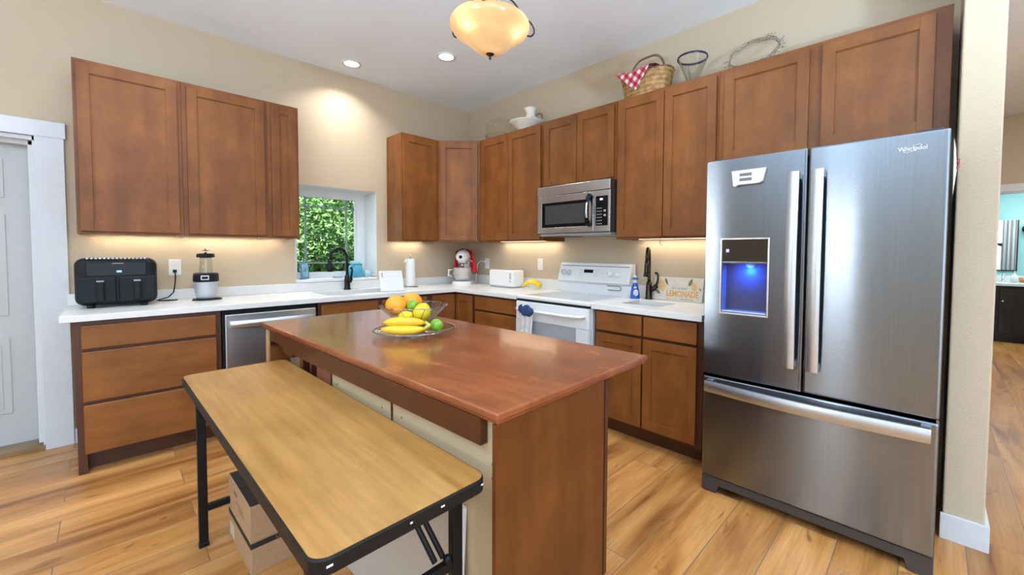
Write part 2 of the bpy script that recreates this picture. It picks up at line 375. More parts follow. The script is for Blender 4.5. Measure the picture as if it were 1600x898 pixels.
# hall end wall with bathroom opening
BY0, BY1, BZ = -5.25, -4.42, 2.03
m = MB(); m.box(4.5, 4.62, -9.2, BY0, 0, CEIL); m.box(4.5, 4.62, BY0, BY1, BZ, CEIL); m.box(4.5, 4.62, BY1, -4.12, 0, CEIL)
struct(m.build('wall_hall', WALL, keep=True), 'beige hall wall with the bathroom opening', 'wall')
m = MB(); m.box(4.482, 4.5, BY0-.08, BY1+.08, BZ, BZ+.09, .002); m.box(4.482, 4.5, BY1, BY1+.08, 0, BZ, .002); m.box(4.482, 4.5, BY0-.08, BY0, 0, BZ, .002)
m.box(4.5, 4.62, BY0, BY1, BZ-.015, BZ); m.box(4.5, 4.62, BY1-.015, BY1, 0, BZ-.015); m.box(4.5, 4.62, BY0, BY0+.015, 0, BZ-.015)
struct(m.build('trim_2', WHITE_TRIM, keep=True), 'white casing of the bathroom opening', 'trim')
m = MB(); m.box(6.6, 6.7, -6.2, -4.12, 0, 2.5); m.box(4.62, 6.6, -4.22, -4.12, 0, 2.5); m.box(4.62, 6.6, -6.2, -6.1, 0, 2.5); m.box(4.62, 6.6, -6.1, -4.22, 2.44, 2.5)
struct(m.build('wall_bath', TEAL, keep=True), 'bright teal bathroom wall', 'wall')

# ------------------------------------------------------------------ cabinets
def shaker(name, parent, F, a0, a1, c0, c1, b, mat=None, fr=.058, th=.02):
    m = MB(F); e = .0025
    m.box(a0, a0+fr, b, b+th, c0, c1, e); m.box(a1-fr, a1, b, b+th, c0, c1, e)
    m.box(a0+fr-.001, a1-fr+.001, b, b+th-.0006, c0, c0+fr, .001); m.box(a0+fr-.001, a1-fr+.001, b, b+th-.0006, c1-fr, c1, .001)
    m.box(a0+fr-.004, a1-fr+.004, b+.002, b+th-.0105, c0+fr-.004, c1-fr+.004)
    for (p, q, r, s_) in ((a0+fr-.001, a0+fr+.004, c0+fr, c1-fr), (a1-fr-.004, a1-fr+.001, c0+fr, c1-fr), (a0+fr, a1-fr, c0+fr-.001, c0+fr+.004), (a0+fr, a1-fr, c1-fr-.004, c1-fr+.001)):
        m.box(p, q, b+.003, b+th-.005, r, s_)
    return m.build(name, mat or CAB, parent)
def slab(name, parent, F, a0, a1, c0, c1, b, mat, th=.02):
    m = MB(F); m.box(a0, a1, b, b+th, c0, c1, .005, 2); return m.build(name, mat, parent)
def loc(F, a, b, c): return tuple(F @ Vector((a, b, c)))
ZU, ZT, DU = 1.378, 2.434, .305
def wall_cab(F, label, a0, a1, doors, c0=ZU, c1=ZT, depth=DU, dz=.0, name='wall_cabinet', group=None):
    t = thing(name, label, 'cabinet', loc(F, (a0+a1)/2, depth/2, c0), group)
    m = MB(F); m.box(a0+.0006, a0+.016, .001, depth-.019, c0, c1, .001); m.box(a1-.016, a1-.0006, .001, depth-.019, c0, c1, .001)
    m.box(a0+.016, a1-.016, .001, depth-.019, c0+.02, c0+.034); m.box(a0+.016, a1-.016, .001, depth-.019, c1-.016, c1); m.box(a0+.016, a1-.016, .001, .01, c0+.03, c1-.016)
    m.build('cabinet_box', CAB, t)
    m = MB(F); fr = .04
    m.box(a0+.0006, max(a0+fr, doors[0][0]+.015), depth-.019, depth, c0, c1, .001); m.box(min(a1-fr, doors[-1][1]-.015), a1-.0006, depth-.019, depth, c0, c1, .001)
    m.box(a0+fr, a1-fr, depth-.019, depth-.0004, c0, c0+fr); m.box(a0+fr, a1-fr, depth-.019, depth-.0004, c1-fr, c1)
    for k in range(len(doors)-1):
        x = (doors[k][1]+doors[k+1][0])/2; m.box(min(x-.03, doors[k][1]-.012), max(x+.03, doors[k+1][0]+.012), depth-.019, depth-.0004, c0+fr, c1-fr)
    m.build('face_frame', CAB, t)
    for p, q in doors: shaker('door', t, F, p, q, c0+.016+dz, c1-.024, depth+.001)
    return t
wall_cab(FA, 'widest single door wall cabinet beside the white door casing', -3.162, -2.662, [(-3.146, -2.684)])
wall_cab(FA, 'wall cabinet with one wide door above the small blender', -2.662, -2.153, [(-2.636, -2.176)])
wall_cab(FA, 'slim wall cabinet with a narrow door next to the window', -2.153, -1.935, [(-2.13, -1.95)])
wall_cab(FA, 'wall cabinet with a pale exposed side to the right of the window', -1.03, -.6105, [(-1.018, -.648)])
# diagonal corner cabinet
t = thing('corner_wall_cabinet', 'diagonal corner wall cabinet with one door above the stand mixer', 'cabinet', (-.2, -.2, ZU))
poly = [(-.002, -.002), (-.6095, -.002), (-.6095, -DU+.002), (-DU+.002, -.6095), (-.002, -.6095)]
m = MB(); m.prism(poly, ZU+.02, ZT); m.build('cabinet_box', CAB, t)
s2 = math.sqrt(.5)
FD = Matrix(((s2, -s2, 0, -.61), (-s2, -s2, 0, -DU), (0, 0, 1, 0), (0, 0, 0, 1)))
L = (.61-DU)*math.sqrt(2)
m = MB(FD); m.box(.003, .04, -.019, .0, ZU, ZT, .001); m.box(L-.04, L-.003, -.019, .0, ZU, ZT, .001); m.box(.04, L-.04, -.019, -.0004, ZU, ZU+.04); m.box(.04, L-.04, -.019, -.0004, ZT-.04, ZT)
m.build('face_frame', CAB, t)
shaker('door', t, FD, .022, L-.022, ZU+.016, ZT-.024, .001)
wall_cab(FB, 'two door wall cabinet between the corner and the microwave', .6105, 1.519, [(.648, 1.066), (1.072, 1.497)])
wall_cab(FB, 'short two door wall cabinet above the microwave', 1.5195, 2.289, [(1.541, 1.906), (1.912, 2.268)], c0=1.842)
wall_cab(FB, 'tall two door wall cabinet between microwave and refrigerator', 2.2895, 3.047, [(2.306, 2.676), (2.682, 3.034)])
wall_cab(FB, 'wide two door wall cabinet above the refrigerator', 3.0475, 4.092, [(3.082, 3.533), (3.592, 4.035)], c0=1.842)
# warm strips under the wall cabinets
def led(F, label, a0, a1, c=ZU+.02):
    t = thing('under_cabinet_light', label, 'light', loc(F, (a0+a1)/2, .06, c))
    m = MB(F); m.box(a0, a1, .045, .075, c-.012, c-.0005, .002); m.build('light_channel', WHITE_PL, t)
    m = MB(F); m.box(a0+.01, a1-.01, .05, .07, c-.014, c-.012); m.build('light_diffuser', LEDM, t)
    p = loc(F, (a0+a1)/2, .06, c-.016)
    o = lamp('under_cabinet_lamp', 'AREA', p, LED_W*(a1-a0), (1, .85, .66), 1, aim=(0, 0, -1)); o.data.shape = 'RECTANGLE'
    if F is FA: o.data.size, o.data.size_y = a1-a0-.02, .02
    else: o.data.size, o.data.size_y = a1-a0-.02, .02; o.rotation_euler[2] += 0
    o.rotation_euler = (0, 0, 0 if F is FA else pi/2)
led(FA, 'warm light strip under the cabinets above the air fryer', -3.11, -2.0)
led(FB, 'warm light strip under the cabinet above the white toaster', .66, 1.48)
led(FB, 'warm light strip under the cabinet above the lemonade sign', 2.34, 3.02)
led(FA, 'warm light strip under the cabinet right of the window', -.99, -.64)

# base cabinets
ZB, DB, TK = .876, .61, .105
def base_box(t, F, a0, a1, stiles=(), rails=(), toe0=0., left_full=False):
    m = MB(F); m.box(a0+.0006, a0+.018, .001, DB-.019, 0 if left_full else TK, ZB); m.box(a1-.018, a1-.0006, .001, DB-.019, TK, ZB)
    m.box(a0+.018, a1-.018, .001, DB-.019, TK, TK+.018); m.box(a0+.018, a1-.018, .001, .012, TK+.018, ZB)
    m.box(a0+.018, a1-.018, DB-.06, DB-.019, ZB-.018, ZB)
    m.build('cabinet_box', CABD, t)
    m = MB(F); fr = .038
    m.box(a0+.0006, a0+fr, DB-.019, DB, 0 if left_full else TK, ZB, .001); m.box(a1-fr, a1-.0006, DB-.019, DB, TK, ZB, .001)
    m.box(a0+fr, a1-fr, DB-.019, DB-.0004, TK, TK+.03); m.box(a0+fr, a1-fr, DB-.019, DB-.0004, ZB-.026, ZB)
    for x in stiles: m.box(x-.02, x+.02, DB-.019, DB-.0004, TK+.03, ZB-.026)
    for z in rails: m.box(a0+fr, a1-fr, DB-.019, DB-.0005, z-.018, z+.018)
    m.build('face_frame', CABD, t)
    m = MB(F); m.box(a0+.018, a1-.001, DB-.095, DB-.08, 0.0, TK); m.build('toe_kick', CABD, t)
t = thing('drawer_cabinet', 'base cabinet of three wide drawers under the air fryer', 'cabinet', loc(FA, -2.85, .3, 0))
base_box(t, FA, -3.178, -2.515, rails=(.71, .41), left_full=True)
for z0, z1 in ((.716, .850), (.414, .700), (.116, .396)): slab('drawer', t, FA, -3.150, -2.543, z0, z1, DB+.001, CABH)
m = MB(FA); m.box(-3.206, -3.1795, .001, .06, .11, ZB); m.build('filler_strip', CAB, t)
t = thing('sink_cabinet', 'sink base cabinet below the window with flat drawer fronts', 'cabinet', loc(FA, -1.42, .3, 0))
base_box(t, FA, -1.905, -.9205, stiles=(-1.41,), rails=(.708,))
for p, q in ((-1.885, -1.428), (-1.392, -.95)):
    slab('drawer_front', t, FA, p, q, .722, .856, DB+.001, CABH); shaker('door', t, FA, p, q, .12, .70, DB+.001)
t = thing('corner_base_cabinet', 'corner base cabinet with a bent pair of doors', 'cabinet', (-.4, -.4, 0))
m = MB(); m.prism([(-.002, -.002), (-.9195, -.002), (-.9195, -DB), (-DB, -DB), (-DB, -.9195), (-.002, -.9195)], TK, ZB-.002); m.build('cabinet_box', CABD, t)
m = MB(); m.prism([(-.002, -.002), (-.9, -.002), (-.9, -DB+.085), (-DB+.085, -DB+.085), (-DB+.085, -.9), (-.002, -.9)], 0, TK); m.build('toe_kick', CABD, t)
shaker('door', t, FA, -.895, -DB-.024, .12, .856, DB+.001, CABD and CAB); shaker('door', t, FB, DB+.024, .895, .12, .856, DB+.001)
t = thing('drawer_cabinet', 'narrow drawer base cabinet to the left of the range', 'cabinet', loc(FB, 1.2, .3, 0))
base_box(t, FB, .9205, 1.53, rails=(.728, .43))
for z0, z1 in ((.736, .856), (.44, .718), (.12, .42)): slab('drawer', t, FB, .945, 1.508, z0, z1, DB+.001, CABY)
t = thing('prep_sink_cabinet', 'two door base cabinet with two drawer fronts between range and refrigerator', 'cabinet', loc(FB, 2.7, .3, 0))
base_box(t, FB, 2.318, 3.1, stiles=(2.705,), rails=(.72,))
for p, q in ((2.342, 2.698), (2.712, 3.064)):
    slab('drawer_front', t, FB, p, q, .732, .862, DB+.001, CABY); shaker('door', t, FB, p, q, .128, .714, DB+.001)

# countertops
ZC = .914; SX = (-1.80, -1.10, .13, .50)
def slabs(m, F, a0, a1, b0, b1, hole, z0, z1):
    h0, h1, g0, g1 = hole
    m.box(a0, h0, b0, b1, z0, z1, F=F); m.box(h1, a1, b0, b1, z0, z1, F=F); m.box(h0, h1, b0, g0, z0, z1, F=F); m.box(h0, h1, g1, b1, z0, z1, F=F)
t = thing('countertop', 'L shaped white quartz countertop along the window and corner', 'countertop', (-1.6, -.32, ZB))
m = MB(); DC = .648
slabs(m, FA, -3.225, -.0015, .0015, DC-.006, SX, ZB+.001, ZC)
m.box(-3.228, -DC+.002, DC-.006, DC, ZB+.001, ZC, .0035, F=FA)
m.box(DC-.006, 1.537, .0015, DC-.006, ZB+.001, ZC, F=FB); m.box(DC-.002, 1.538, DC-.006, DC, ZB+.001, ZC, .0035, F=FB)
m.build('worktop', QUARTZ, t)
m = MB(FA); m.box(-3.225, -.0015, .001, .021, ZC+.0005, 1.006-.017, .002); tag(m.build('backsplash', QUARTZ), 'low white backsplash strip along the window wall', 'backsplash')
m = MB(FB); m.box(.022, 1.537, .001, .021, ZC+.0005, 1.01, .002); tag(m.build('backsplash', QUARTZ), 'low white backsplash strip behind the toaster', 'backsplash')
def basin(t, F, hole, depth, mat, name='sink_basin'):
    a0, a1, b0, b1 = hole; m = MB(F); w = .012; z = ZB-.001
    m.box(a0-w, a1+w, b0-w, b1+w, z-depth-w, z-depth); m.box(a0-w, a0, b0-w, b1+w, z-depth, z); m.box(a1, a1+w, b0-w, b1+w, z-depth, z)
    m.box(a0, a1, b0-w, b0, z-depth, z); m.box(a0, a1, b1, b1+w, z-depth, z)
    o = m.build(name, mat, t)
    m = MB(F); m.lathe([(.042, 0), (.042, .004), (.03, .005), (.028, .001)], ((a0+a1)/2, (b0+b1)/2, z-depth), 20); m.build('drain', CHROME, o)
basin(t, FA, SX, .2, SINKM)
PX = (2.44, 2.74, .2, .46)
t = thing('countertop', 'short white countertop with a small sink between range and refrigerator', 'countertop', loc(FB, 2.7, .3, ZB))
m = MB(); slabs(m, FB, 2.309, 3.098, .0015, DC-.006, PX, ZB+.001, ZC); m.box(2.308, 3.1, DC-.006, DC, ZB+.001, ZC, .0035, F=FB); m.build('worktop', QUARTZ, t)
m = MB(FB); m.box(2.309, 3.098, .001, .021, ZC+.0005, 1.01, .002); tag(m.build('backsplash', QUARTZ), 'low white backsplash strip behind the lemonade sign', 'backsplash')
basin(t, FB, PX, .16, plain('dark_basin', (.05, .05, .05), .35))

# ------------------------------------------------------------------ dishwasher
t = thing('dishwasher', 'stainless steel dishwasher with a wide bar handle', 'dishwasher', loc(FA, -2.21, .3, 0))
m = MB(FA); m.box(-2.508, -1.912, .02, .60, .1, .868); m.box(-2.5, -1.92, .45, .53, 0.0, .1); m.build('dishwasher_body', BLACKPL, t)
m = MB(FA); m.box(-2.496, -1.925, .602, .632, .13, .842, .006); m.build('door', steel('dishwasher_steel', (.60, .62, .64), .3, .5), t)
m = MB(FA)
m.grid(lambda u, v: (-2.47+.52*u, .648+.022*sin(pi*u)**.6+.008*sin(pi*v), .752+.046*v), 24, 4); m.grid(lambda u, v: (-2.47+.52*u, .634+.022*sin(pi*u)**.6, .752+.046*v), 24, 4)
m.box(-2.47, -2.45, .631, .652, .752, .798, .003); m.box(-1.97, -1.95, .631, .652, .752, .798, .003)
m.grid(lambda u, v: (-2.47+.52*u, .634+.022*sin(pi*u)**.6+.014*v, .798), 24, 1); m.grid(lambda u, v: (-2.47+.52*u, .634+.022*sin(pi*u)**.6+.014*v, .752), 24, 1)
m.build('handle', STEELH, t)

# ------------------------------------------------------------------ range
R0, R1 = 1.546, 2.302
t = thing('range', 'white freestanding electric range with glass cooktop', 'stove', loc(FB, 1.924, .33, 0))
m = MB(FB); m.box(R0, R1, .03, .62, .03, .885, .003); m.box(R0+.03, R1-.03, .08, .55, 0, .03); m.build('range_body', WHITE_APPL, t)
m = MB(FB); m.box(R0-.002, R1+.002, .03, .655, .889, .918, .008, 3); o = m.build('cooktop', WHITE_APPL, t)
m = MB(FB); m.box(R0+.05, R1-.05, .12, .60, .9178, .9192, .0006); g = m.build('cooktop_glass', COOKTOP, o)
RING = plain('burner_ring_grey', (.36, .38, .40), .15)
for a, b, r in ((R0+.21, .45, .10), (R1-.21, .45, .085), (R0+.21, .23, .075), (R1-.21, .23, .10)):
    m = MB(FB); m.lathe([(r-.004, .0192), (r-.004, .0198), (r, .0198), (r, .0192), (r-.004, .0192)], (a, b, .9), 40, cap=False); m.build('burner_ring', RING, o)
# backguard
m = MB(FB); m.prism([(.03, .918), (.085, .918), (.095, 1.0), (.125, 1.02), (.125, 1.035), (.085, 1.165), (.07, 1.182), (.03, 1.182)], R0, R1, 'x', F=Matrix(((1, 0, 0, 0), (0, 1, 0, 0), (0, 0, 1, 0), (0, 0, 0, 1))))
bg = m.build('backguard', WHITE_APPL, t)
# tilted control face: local (a, up along the face, out)
fa = Vector((0, .085-.125, 1.165-1.035)); fl = fa.length; fa.normalize(); fn = Vector((0, fa.z, -fa.y))
FC = FB @ Matrix(((1, 0, 0, R0), (0, fa.y, fn.y, .125), (0, fa.z, fn.z, 1.035), (0, 0, 0, 1)))
m = MB(FC); m.box(.02, .736, .004, fl-.012, 0, .002, .0008); m.build('control_panel', plain('control_panel_white', (.70, .72, .73), .3), bg)
m = MB(FC); m.box(.022, .734, fl-.0115, fl-.007, .0008, .0025); m.build('panel_trim_line', DKGREY, bg)
m = MB(FC); m.box(.285, .385, .066, .095, .002, .0035, .0006); m.build('clock_display', BLACKGL, bg)
BTN = plain('button_grey', (.56, .58, .60), .4)
btns = [(.235+.02*j, .249+.02*j, .034+.024*i, .045+.024*i) for i in range(3) for j in range(2)]+[(.40+.022*j, .415+.022*j, .034+.024*i, .045+.024*i) for i in range(3) for j in range(2)]+[(.47+.022*j, .482+.022*j, .03+.03*i, .037+.03*i) for i in range(2) for j in range(2)]
for q in btns: m = MB(FC); m.box(*q, .002, .0032); m.build('touch_button', BTN, bg)
for a, mt in ((.062, GREYPL), (.125, GREYPL), (.565, WHITE_PL), (.635, WHITE_PL)):
    m = MB(FC); m.lathe([(.027, .002), (.027, .008), (.021, .012), (.019, .03), (.0, .031)], (a, .062, 0), 24); m.box(a-.004, a+.004, .042, .082, .01, .034, .002)
    k = m.build('knob', WHITE_APPL if mt is WHITE_PL else plain('knob_silver', (.50, .51, .52), .3), bg)
m = MB(FB); m.tube([(R1-.23, .094, .995), (R1-.11, .096, .995), (R1-.095, .097, .988), (R1-.095, .097, .968), (R1-.11, .095, .96), (R1-.22, .093, .96)], .0045, 8); m.build('vent_louvre', GREYPL, bg)
m = MB(FB)
fr = (R0+.004, R1-.004)
m.box(*fr, .625, .665, .17, .29, .004); m.box(*fr, .625, .665, .72, .872, .006); m.box(fr[0], fr[0]+.11, .625, .665, .29, .72); m.box(fr[1]-.11, fr[1], .625, .665, .29, .72)
m.box(fr[0], fr[1], .622, .63, .17, .872); dr = m.build('oven_door', WHITE_APPL, t)
m = MB(FB); m.box(fr[0]+.108, fr[1]-.108, .632, .6615, .288, .722, .004); m.build('oven_window', OVENGLASS, dr)
m = MB(FB); m.tube([(R0+.03, .668, .815), (R0+.06, .70, .812), (R0+.2, .708, .808), (R1-.2, .708, .808), (R1-.06, .70, .812), (R1-.03, .668, .815)], .019, 12, flat=.62); m.build('oven_handle', WHITE_APPL, dr)
m = MB(FB); m.box(R0+.003, R1-.003, .615, .656, .875, .888, .002); m.build('vent_gap', BLACKPL, t)
m = MB(FB); m.box(R0+.004, R1-.004, .622, .66, .035, .165, .006); m.build('storage_drawer', WHITE_APPL, t)
# dish towel over the oven handle
t = thing('kitchen_towel', 'white printed towel with navy crochet top hanging from the oven handle', 'towel', loc(FB, 1.73, .72, .55))
HX = (1.655, 1.80)
def lobes(s_):
    m = MB(FB)
    for k, (da, dc, r) in enumerate(((.0, .0, .037), (.055, .0, .038), (.095, -.012, .03), (.028, -.022, .033), (.075, -.026, .03))):
        m.ball((1.688+da, .731, .822+dc), (r*1.15, .014, r), seg=16, rings=10)
    return m
tp = lobes(0).build('crochet_top', NAVY, t)
m = MB(FB); m.lathe([(.007, 0), (.007, .003), (.0, .0045)], (0, 0, 0), 14, F=Matrix.Translation((1.715, .745, .852)) @ Matrix.Rotation(-pi/2, 4, 'X')); m.build('button', WHITE_PL, tp)
def prnt():
    mt, tt, b = base('printed_towel', (.7, .7, .68), .9); v = coords(tt, (1, 1, .45)); n = noise(tt, v, 42, 2, .5)
    k = noise(tt, coords(tt, (1, 1, 1)), 8, 1)
    c = ramp(tt, n, [(.40, (.24, .25, .27)), (.47, (.72, .72, .70))]); c2 = ramp(tt, k, [(.45, (0, 0, 0)), (.55, (1, 1, 1))])
    tt.links.new(mixc(tt, c2, (.72, .72, .70), c), b.inputs['Base Color']); return mt
m = MB(FB)
def tw(u, v): return (1.668+.125*u+.004*sin(9*v), .722+.007*sin(u*pi*5)*(.3+v)+.006*v, .80-.30*v)
m.grid(tw, 30, 20); m.grid(lambda u, v: tuple(Vector(tw(u, v))-Vector((0, .004, 0))), 30, 20); m.build('towel_cloth', prnt(), t)

# ------------------------------------------------------------------ microwave
A0, A1, MZ0, MZ1, MD = 1.521, 2.280, 1.428, 1.8405, .378
t = thing('microwave', 'stainless over the range microwave with black window and curved handle', 'microwave', loc(FB, 1.9, .2, MZ0))
m = MB(FB); m.box(A0+.002, A1-.002, .002, MD-.032, MZ0+.01, MZ1-.001); m.build('microwave_body', DKGREY, t)
m = MB(FB); m.box(A0, A1, MD-.03, MD+.004, MZ1-.078, MZ1-.001, .003); m.build('vent_panel', STEELM, t)
m = MB(FB); ax = 2.125
m.box(A0, A0+.052, MD-.03, MD, MZ0+.012, MZ1-.082, .003); m.box(A0+.05, ax-.002, MD-.03, MD, MZ1-.082-.058, MZ1-.082, .002); m.box(A0+.05, ax-.002, MD-.03, MD, MZ0+.012, MZ0+.06, .002); m.box(ax-.045, ax-.002, MD-.03, MD, MZ0+.05, MZ1-.12, .002)
dr = m.build('door', STEELM, t)
m = MB(FB); m.box(A0+.05, ax-.043, MD-.028, MD-.001, MZ0+.058, MZ1-.138, .002); m.build('door_frame_gloss', BLACKGL, dr)
m = MB(FB); m.box(A0+.09, ax-.085, MD-.002, MD+.0008, MZ0+.088, MZ1-.165, .0008); m.build('door_window', DARKGLASS, dr)
hc = ax-.035
arc = [(hc, MD+.004+.042*sin(pi*k/16)**.7, MZ0+.062+(MZ1-.082-.03-MZ0-.062)*k/16) for k in range(17)]
m = MB(FB); m.tube(arc, [.016]*3+[.014]*11+[.019]*3, 10); h = m.build('door_handle', BLACKGL, dr)
m = MB(FB); m.tube([(p[0]+.006, p[1]+.010, p[2]) for p in arc[4:13]], .009, 8); m.build('handle_grip', SILVER, h)
m = MB(FB); m.box(ax, A1, MD-.03, MD, MZ0+.012, MZ1-.082, .003); cp = m.build('control_panel', STEELM, t)
m = MB(FB); m.box(ax+.022, A1-.02, MD-.001, MD+.0015, MZ0+.058, MZ1-.125, .001); m.build('keypad', BLACKGL, cp)
m = MB(FB); m.box(ax+.062, ax+.088, MD+.001, MD+.0022, MZ1-.158, MZ1-.144); m.build('clock_digits', emit('cool_display', (.6, .8, 1), 2.5), cp)
m = MB(FB)
for i in range(6):
    for j in range(3): m.box(ax+.034+.018*j, ax+.044+.018*j, MD+.001, MD+.0022, MZ0+.07+.024*i, MZ0+.076+.024*i)
for z in (.13, .165): m.box(ax+.098, ax+.118, MD+.001, MD+.0024, MZ0+z, MZ0+z+.014, .001)
m.build('keypad_buttons', plain('key_grey', (.45, .46, .47), .4), cp)
m = MB(FB); m.box(A0+.01, A1-.01, .03, MD-.02, MZ0-.012, MZ0+.01, .006); m.build('bottom_panel', GREYPL, t)
m = MB(FB); m.box(A0+.06, A0+.3, .12, MD-.05, MZ0-.016, MZ0-.0115, .002); m.build('grease_filter', BLACKPL, t)

# ------------------------------------------------------------------ refrigerator
F0, F1, FD0, FT, FM = 3.186, 4.092, .829, 1.757, .632
FC_ = 3.636
t = thing('refrigerator', 'large stainless french door refrigerator with blue lit dispenser', 'refrigerator', loc(FB, 3.64, .42, 0))
m = MB(FB); m.box(F0+.004, F1-.004, .06, FD0-.07, .035, FT-.02, .004); m.build('fridge_body', DKGREY, t)
def door_box(m, a0, a1, c0, c1, e=.012): m.box(a0, a1, FD0-.066, FD0, c0, c1, e, 4)
# left door with the dispenser opening
H = (F0+.080, F0+.298, .972, 1.350)
m = MB(FB)
for (a0, a1, c0, c1) in ((F0, H[0], FM+.008, FT), (H[1], FC_-.004, FM+.008, FT), (H[0], H[1], H[3], FT), (H[0], H[1], FM+.008, H[2])):
    m.box(a0, a1, FD0-.066, FD0-.008, c0, c1)
E_ = .008
m.box(F0, H[0], FD0-.008, FD0, FM+.008+E_, FT-E_); m.box(H[1], FC_-.004-E_, FD0-.008, FD0, FM+.008+E_, FT-E_); m.box(H[0], H[1], FD0-.008, FD0, H[3], FT-E_); m.box(H[0], H[1], FD0-.008, FD0, FM+.008+E_, H[2])
ld = m.build('left_door', STEEL, t)
m = MB(FB); w = .006
m.box(H[0]-w, H[0]+.003, FD0-.02, FD0+.003, H[2]-w, H[3]+w, .002); m.box(H[1]-.003, H[1]+w, FD0-.02, FD0+.003, H[2]-w, H[3]+w, .002); m.box(H[0], H[1], FD0-.02, FD0+.003, H[3]-.003, H[3]+w, .002); m.box(H[0], H[1], FD0-.02, FD0+.003, H[2]-w, H[2]+.003, .002)
m.build('dispenser_trim', SILVER, ld)
NAVYPL = plain('dispenser_blue_grey', (.10, .13, .20), .35)
m = MB(FB); z1 = 1.232
m.box(H[0], H[1], FD0-.13, FD0-.12, H[2], z1); m.box(H[0], H[0]+.004, FD0-.12, FD0-.01, H[2], z1); m.box(H[1]-.004, H[1], FD0-.12, FD0-.01, H[2], z1); m.box(H[0], H[1], FD0-.12, FD0-.01, H[2], H[2]+.006); m.box(H[0], H[1], FD0-.12, FD0-.012, z1, z1+.004)
cv = m.build('dispenser_niche', NAVYPL, ld)
m = MB(FB); m.box(H[0]+.003, H[1]-.003, FD0-.03, FD0-.006, z1+.004, H[3]-.003, .001); m.build('dispenser_control_panel', plain('mirror_black', (.09, .08, .065), .04, .85), ld)
m = MB(FB); m.box(H[0]+.022, H[0]+.036, FD0-.006, FD0-.005, z1+.052, z1+.068); m.build('lit_icon', emit('violet_icon', (.45, .4, 1), 2.2), ld)
m = MB(FB); m.box(H[0]+.004, H[1]-.004, FD0-.03, FD0-.004, z1-.004, z1+.006, .002); m.build('dispenser_ledge', plain('ledge_grey', (.2, .2, .21), .2, .6), ld)
m = MB(FB); ac = H[0]+.135
m.box(ac-.022, ac+.022, FD0-.112, FD0-.095, 1.072, 1.215, .006); pd = m.build('dispenser_paddle', plain('paddle_blue_grey', (.45, .5, .6), .3), ld)
m = MB(FB); zz = (1.072, 1.215)
m.tube([(ac-.022, FD0-.094, zz[0]), (ac+.022, FD0-.094, zz[0]), (ac+.022, FD0-.094, zz[1]), (ac-.022, FD0-.094, zz[1])], .0022, 6, closed=True, smooth=False); m.build('paddle_rim', plain('rim_light_grey', (.6, .6, .62), .3), pd)
m = MB(FB); m.lathe([(.03, 0), (.026, -.018), (.016, -.03), (.012, -.03)], (ac-.01, FD0-.075, z1), 20); m.build('spout', GREYPL, ld)
m = MB(FB); m.box(H[0]+.006, H[1]-.006, FD0-.115, FD0-.004, H[2]+.006, H[2]+.014, .003)
m.build('drip_tray', plain('tray_silver', (.45, .5, .6), .25, .5), ld)
lamp('dispenser_lamp', 'AREA', loc(FB, H[0]+.11, FD0-.014, z1-.045), 2.3, (.006, .07, 1), .025, aim=(1, 0, -.75))
m = MB(FB); door_box(m, FC_+.004, F1, FM+.008, FT, .009); rd = m.build('right_door', STEEL, t)
m = MB(FB); door_box(m, F0, F1, .092, FM-.006, .009); dw = m.build('freezer_drawer', STEEL, t)
def fhandle(parent, ac):
    m = MB(FB); z0, z1 = .752, 1.650
    m.grid(lambda u, v: (ac-.022+.044*u, FD0+.045+.012*sin(pi*v)+.006*sin(pi*u), z0+(z1-z0)*v), 6, 16); m.grid(lambda u, v: (ac-.022+.044*u, FD0+.032+.012*sin(pi*v), z0+(z1-z0)*v), 6, 16)
    for s_ in (0, 1): m.grid(lambda u, v: (ac-.022+.044*s_, FD0+.032+.013*u+.012*sin(pi*v), z0+(z1-z0)*v), 1, 16)
    for z in (z0, z1-.03): m.box(ac-.02, ac+.02, FD0-.001, FD0+.044, z, z+.03, .004)
    return m.build('handle', STEELH, parent)
fhandle(ld, FC_-.046); fhandle(rd, FC_+.046)
m = MB(FB); a0, a1 = F0+.024, F1-.022
def fh(u, e): return FD0+.03+e+.03*sin(pi*u)
for e in (0, .014): m.grid(lambda u, v: (a0+(a1-a0)*u, fh(u, e)+(.006*sin(pi*v) if e else 0), .556+.056*v), 30, 4)
for z in (.556, .612): m.grid(lambda u, v: (a0+(a1-a0)*u, fh(u, .014*v), z), 30, 1)
for a in (a0, a1-.03): m.box(a, a+.03, FD0-.001, FD0+.043, .556, .612, .003)
m.build('drawer_handle', STEELH, dw)
m = MB(FB); m.prism([(F0, .004), (F0+.075, .004), (F0+.085, .045), (F1-.085, .045), (F1-.075, .004), (F1, .004), (F1, .086), (F0, .086)], FD0-.06, FD0-.012, 'y'); m.build('kick_plate', plain('kick_plate_grey', (.055, .05, .048), .45, .2), t)
m = MB(FB); m.box(F0+.07, F1-.07, .2, FD0-.1, 0.0, .04); m.build('base_frame', BLACKPL, t)
m = MB(FB); m.box(F0+.02, F0+.1, FD0-.14, FD0-.03, FT-.022, FT+.012, .006); m.box(F1-.1, F1-.02, FD0-.14, FD0-.03, FT-.022, FT+.012, .006); m.build('hinge_cover', DKGREY, t)
LOGO = plain('logo_silver', (.85, .86, .87), .25, .4)
text('Whirlpool', .024, on_B(3.985, FD0+.0012, 1.695), LOGO, 'logo_lettering', rd, sx=.86)
m = MB(FB); m.tube([(3.985+.026*cos(a)*1.0, FD0+.0014, 1.695+.010*sin(a)+.010*cos(a)) for a in [2.6*pi*k/24+2.4 for k in range(17)]], .0012, 6); m.build('logo_swirl', LOGO, rd)
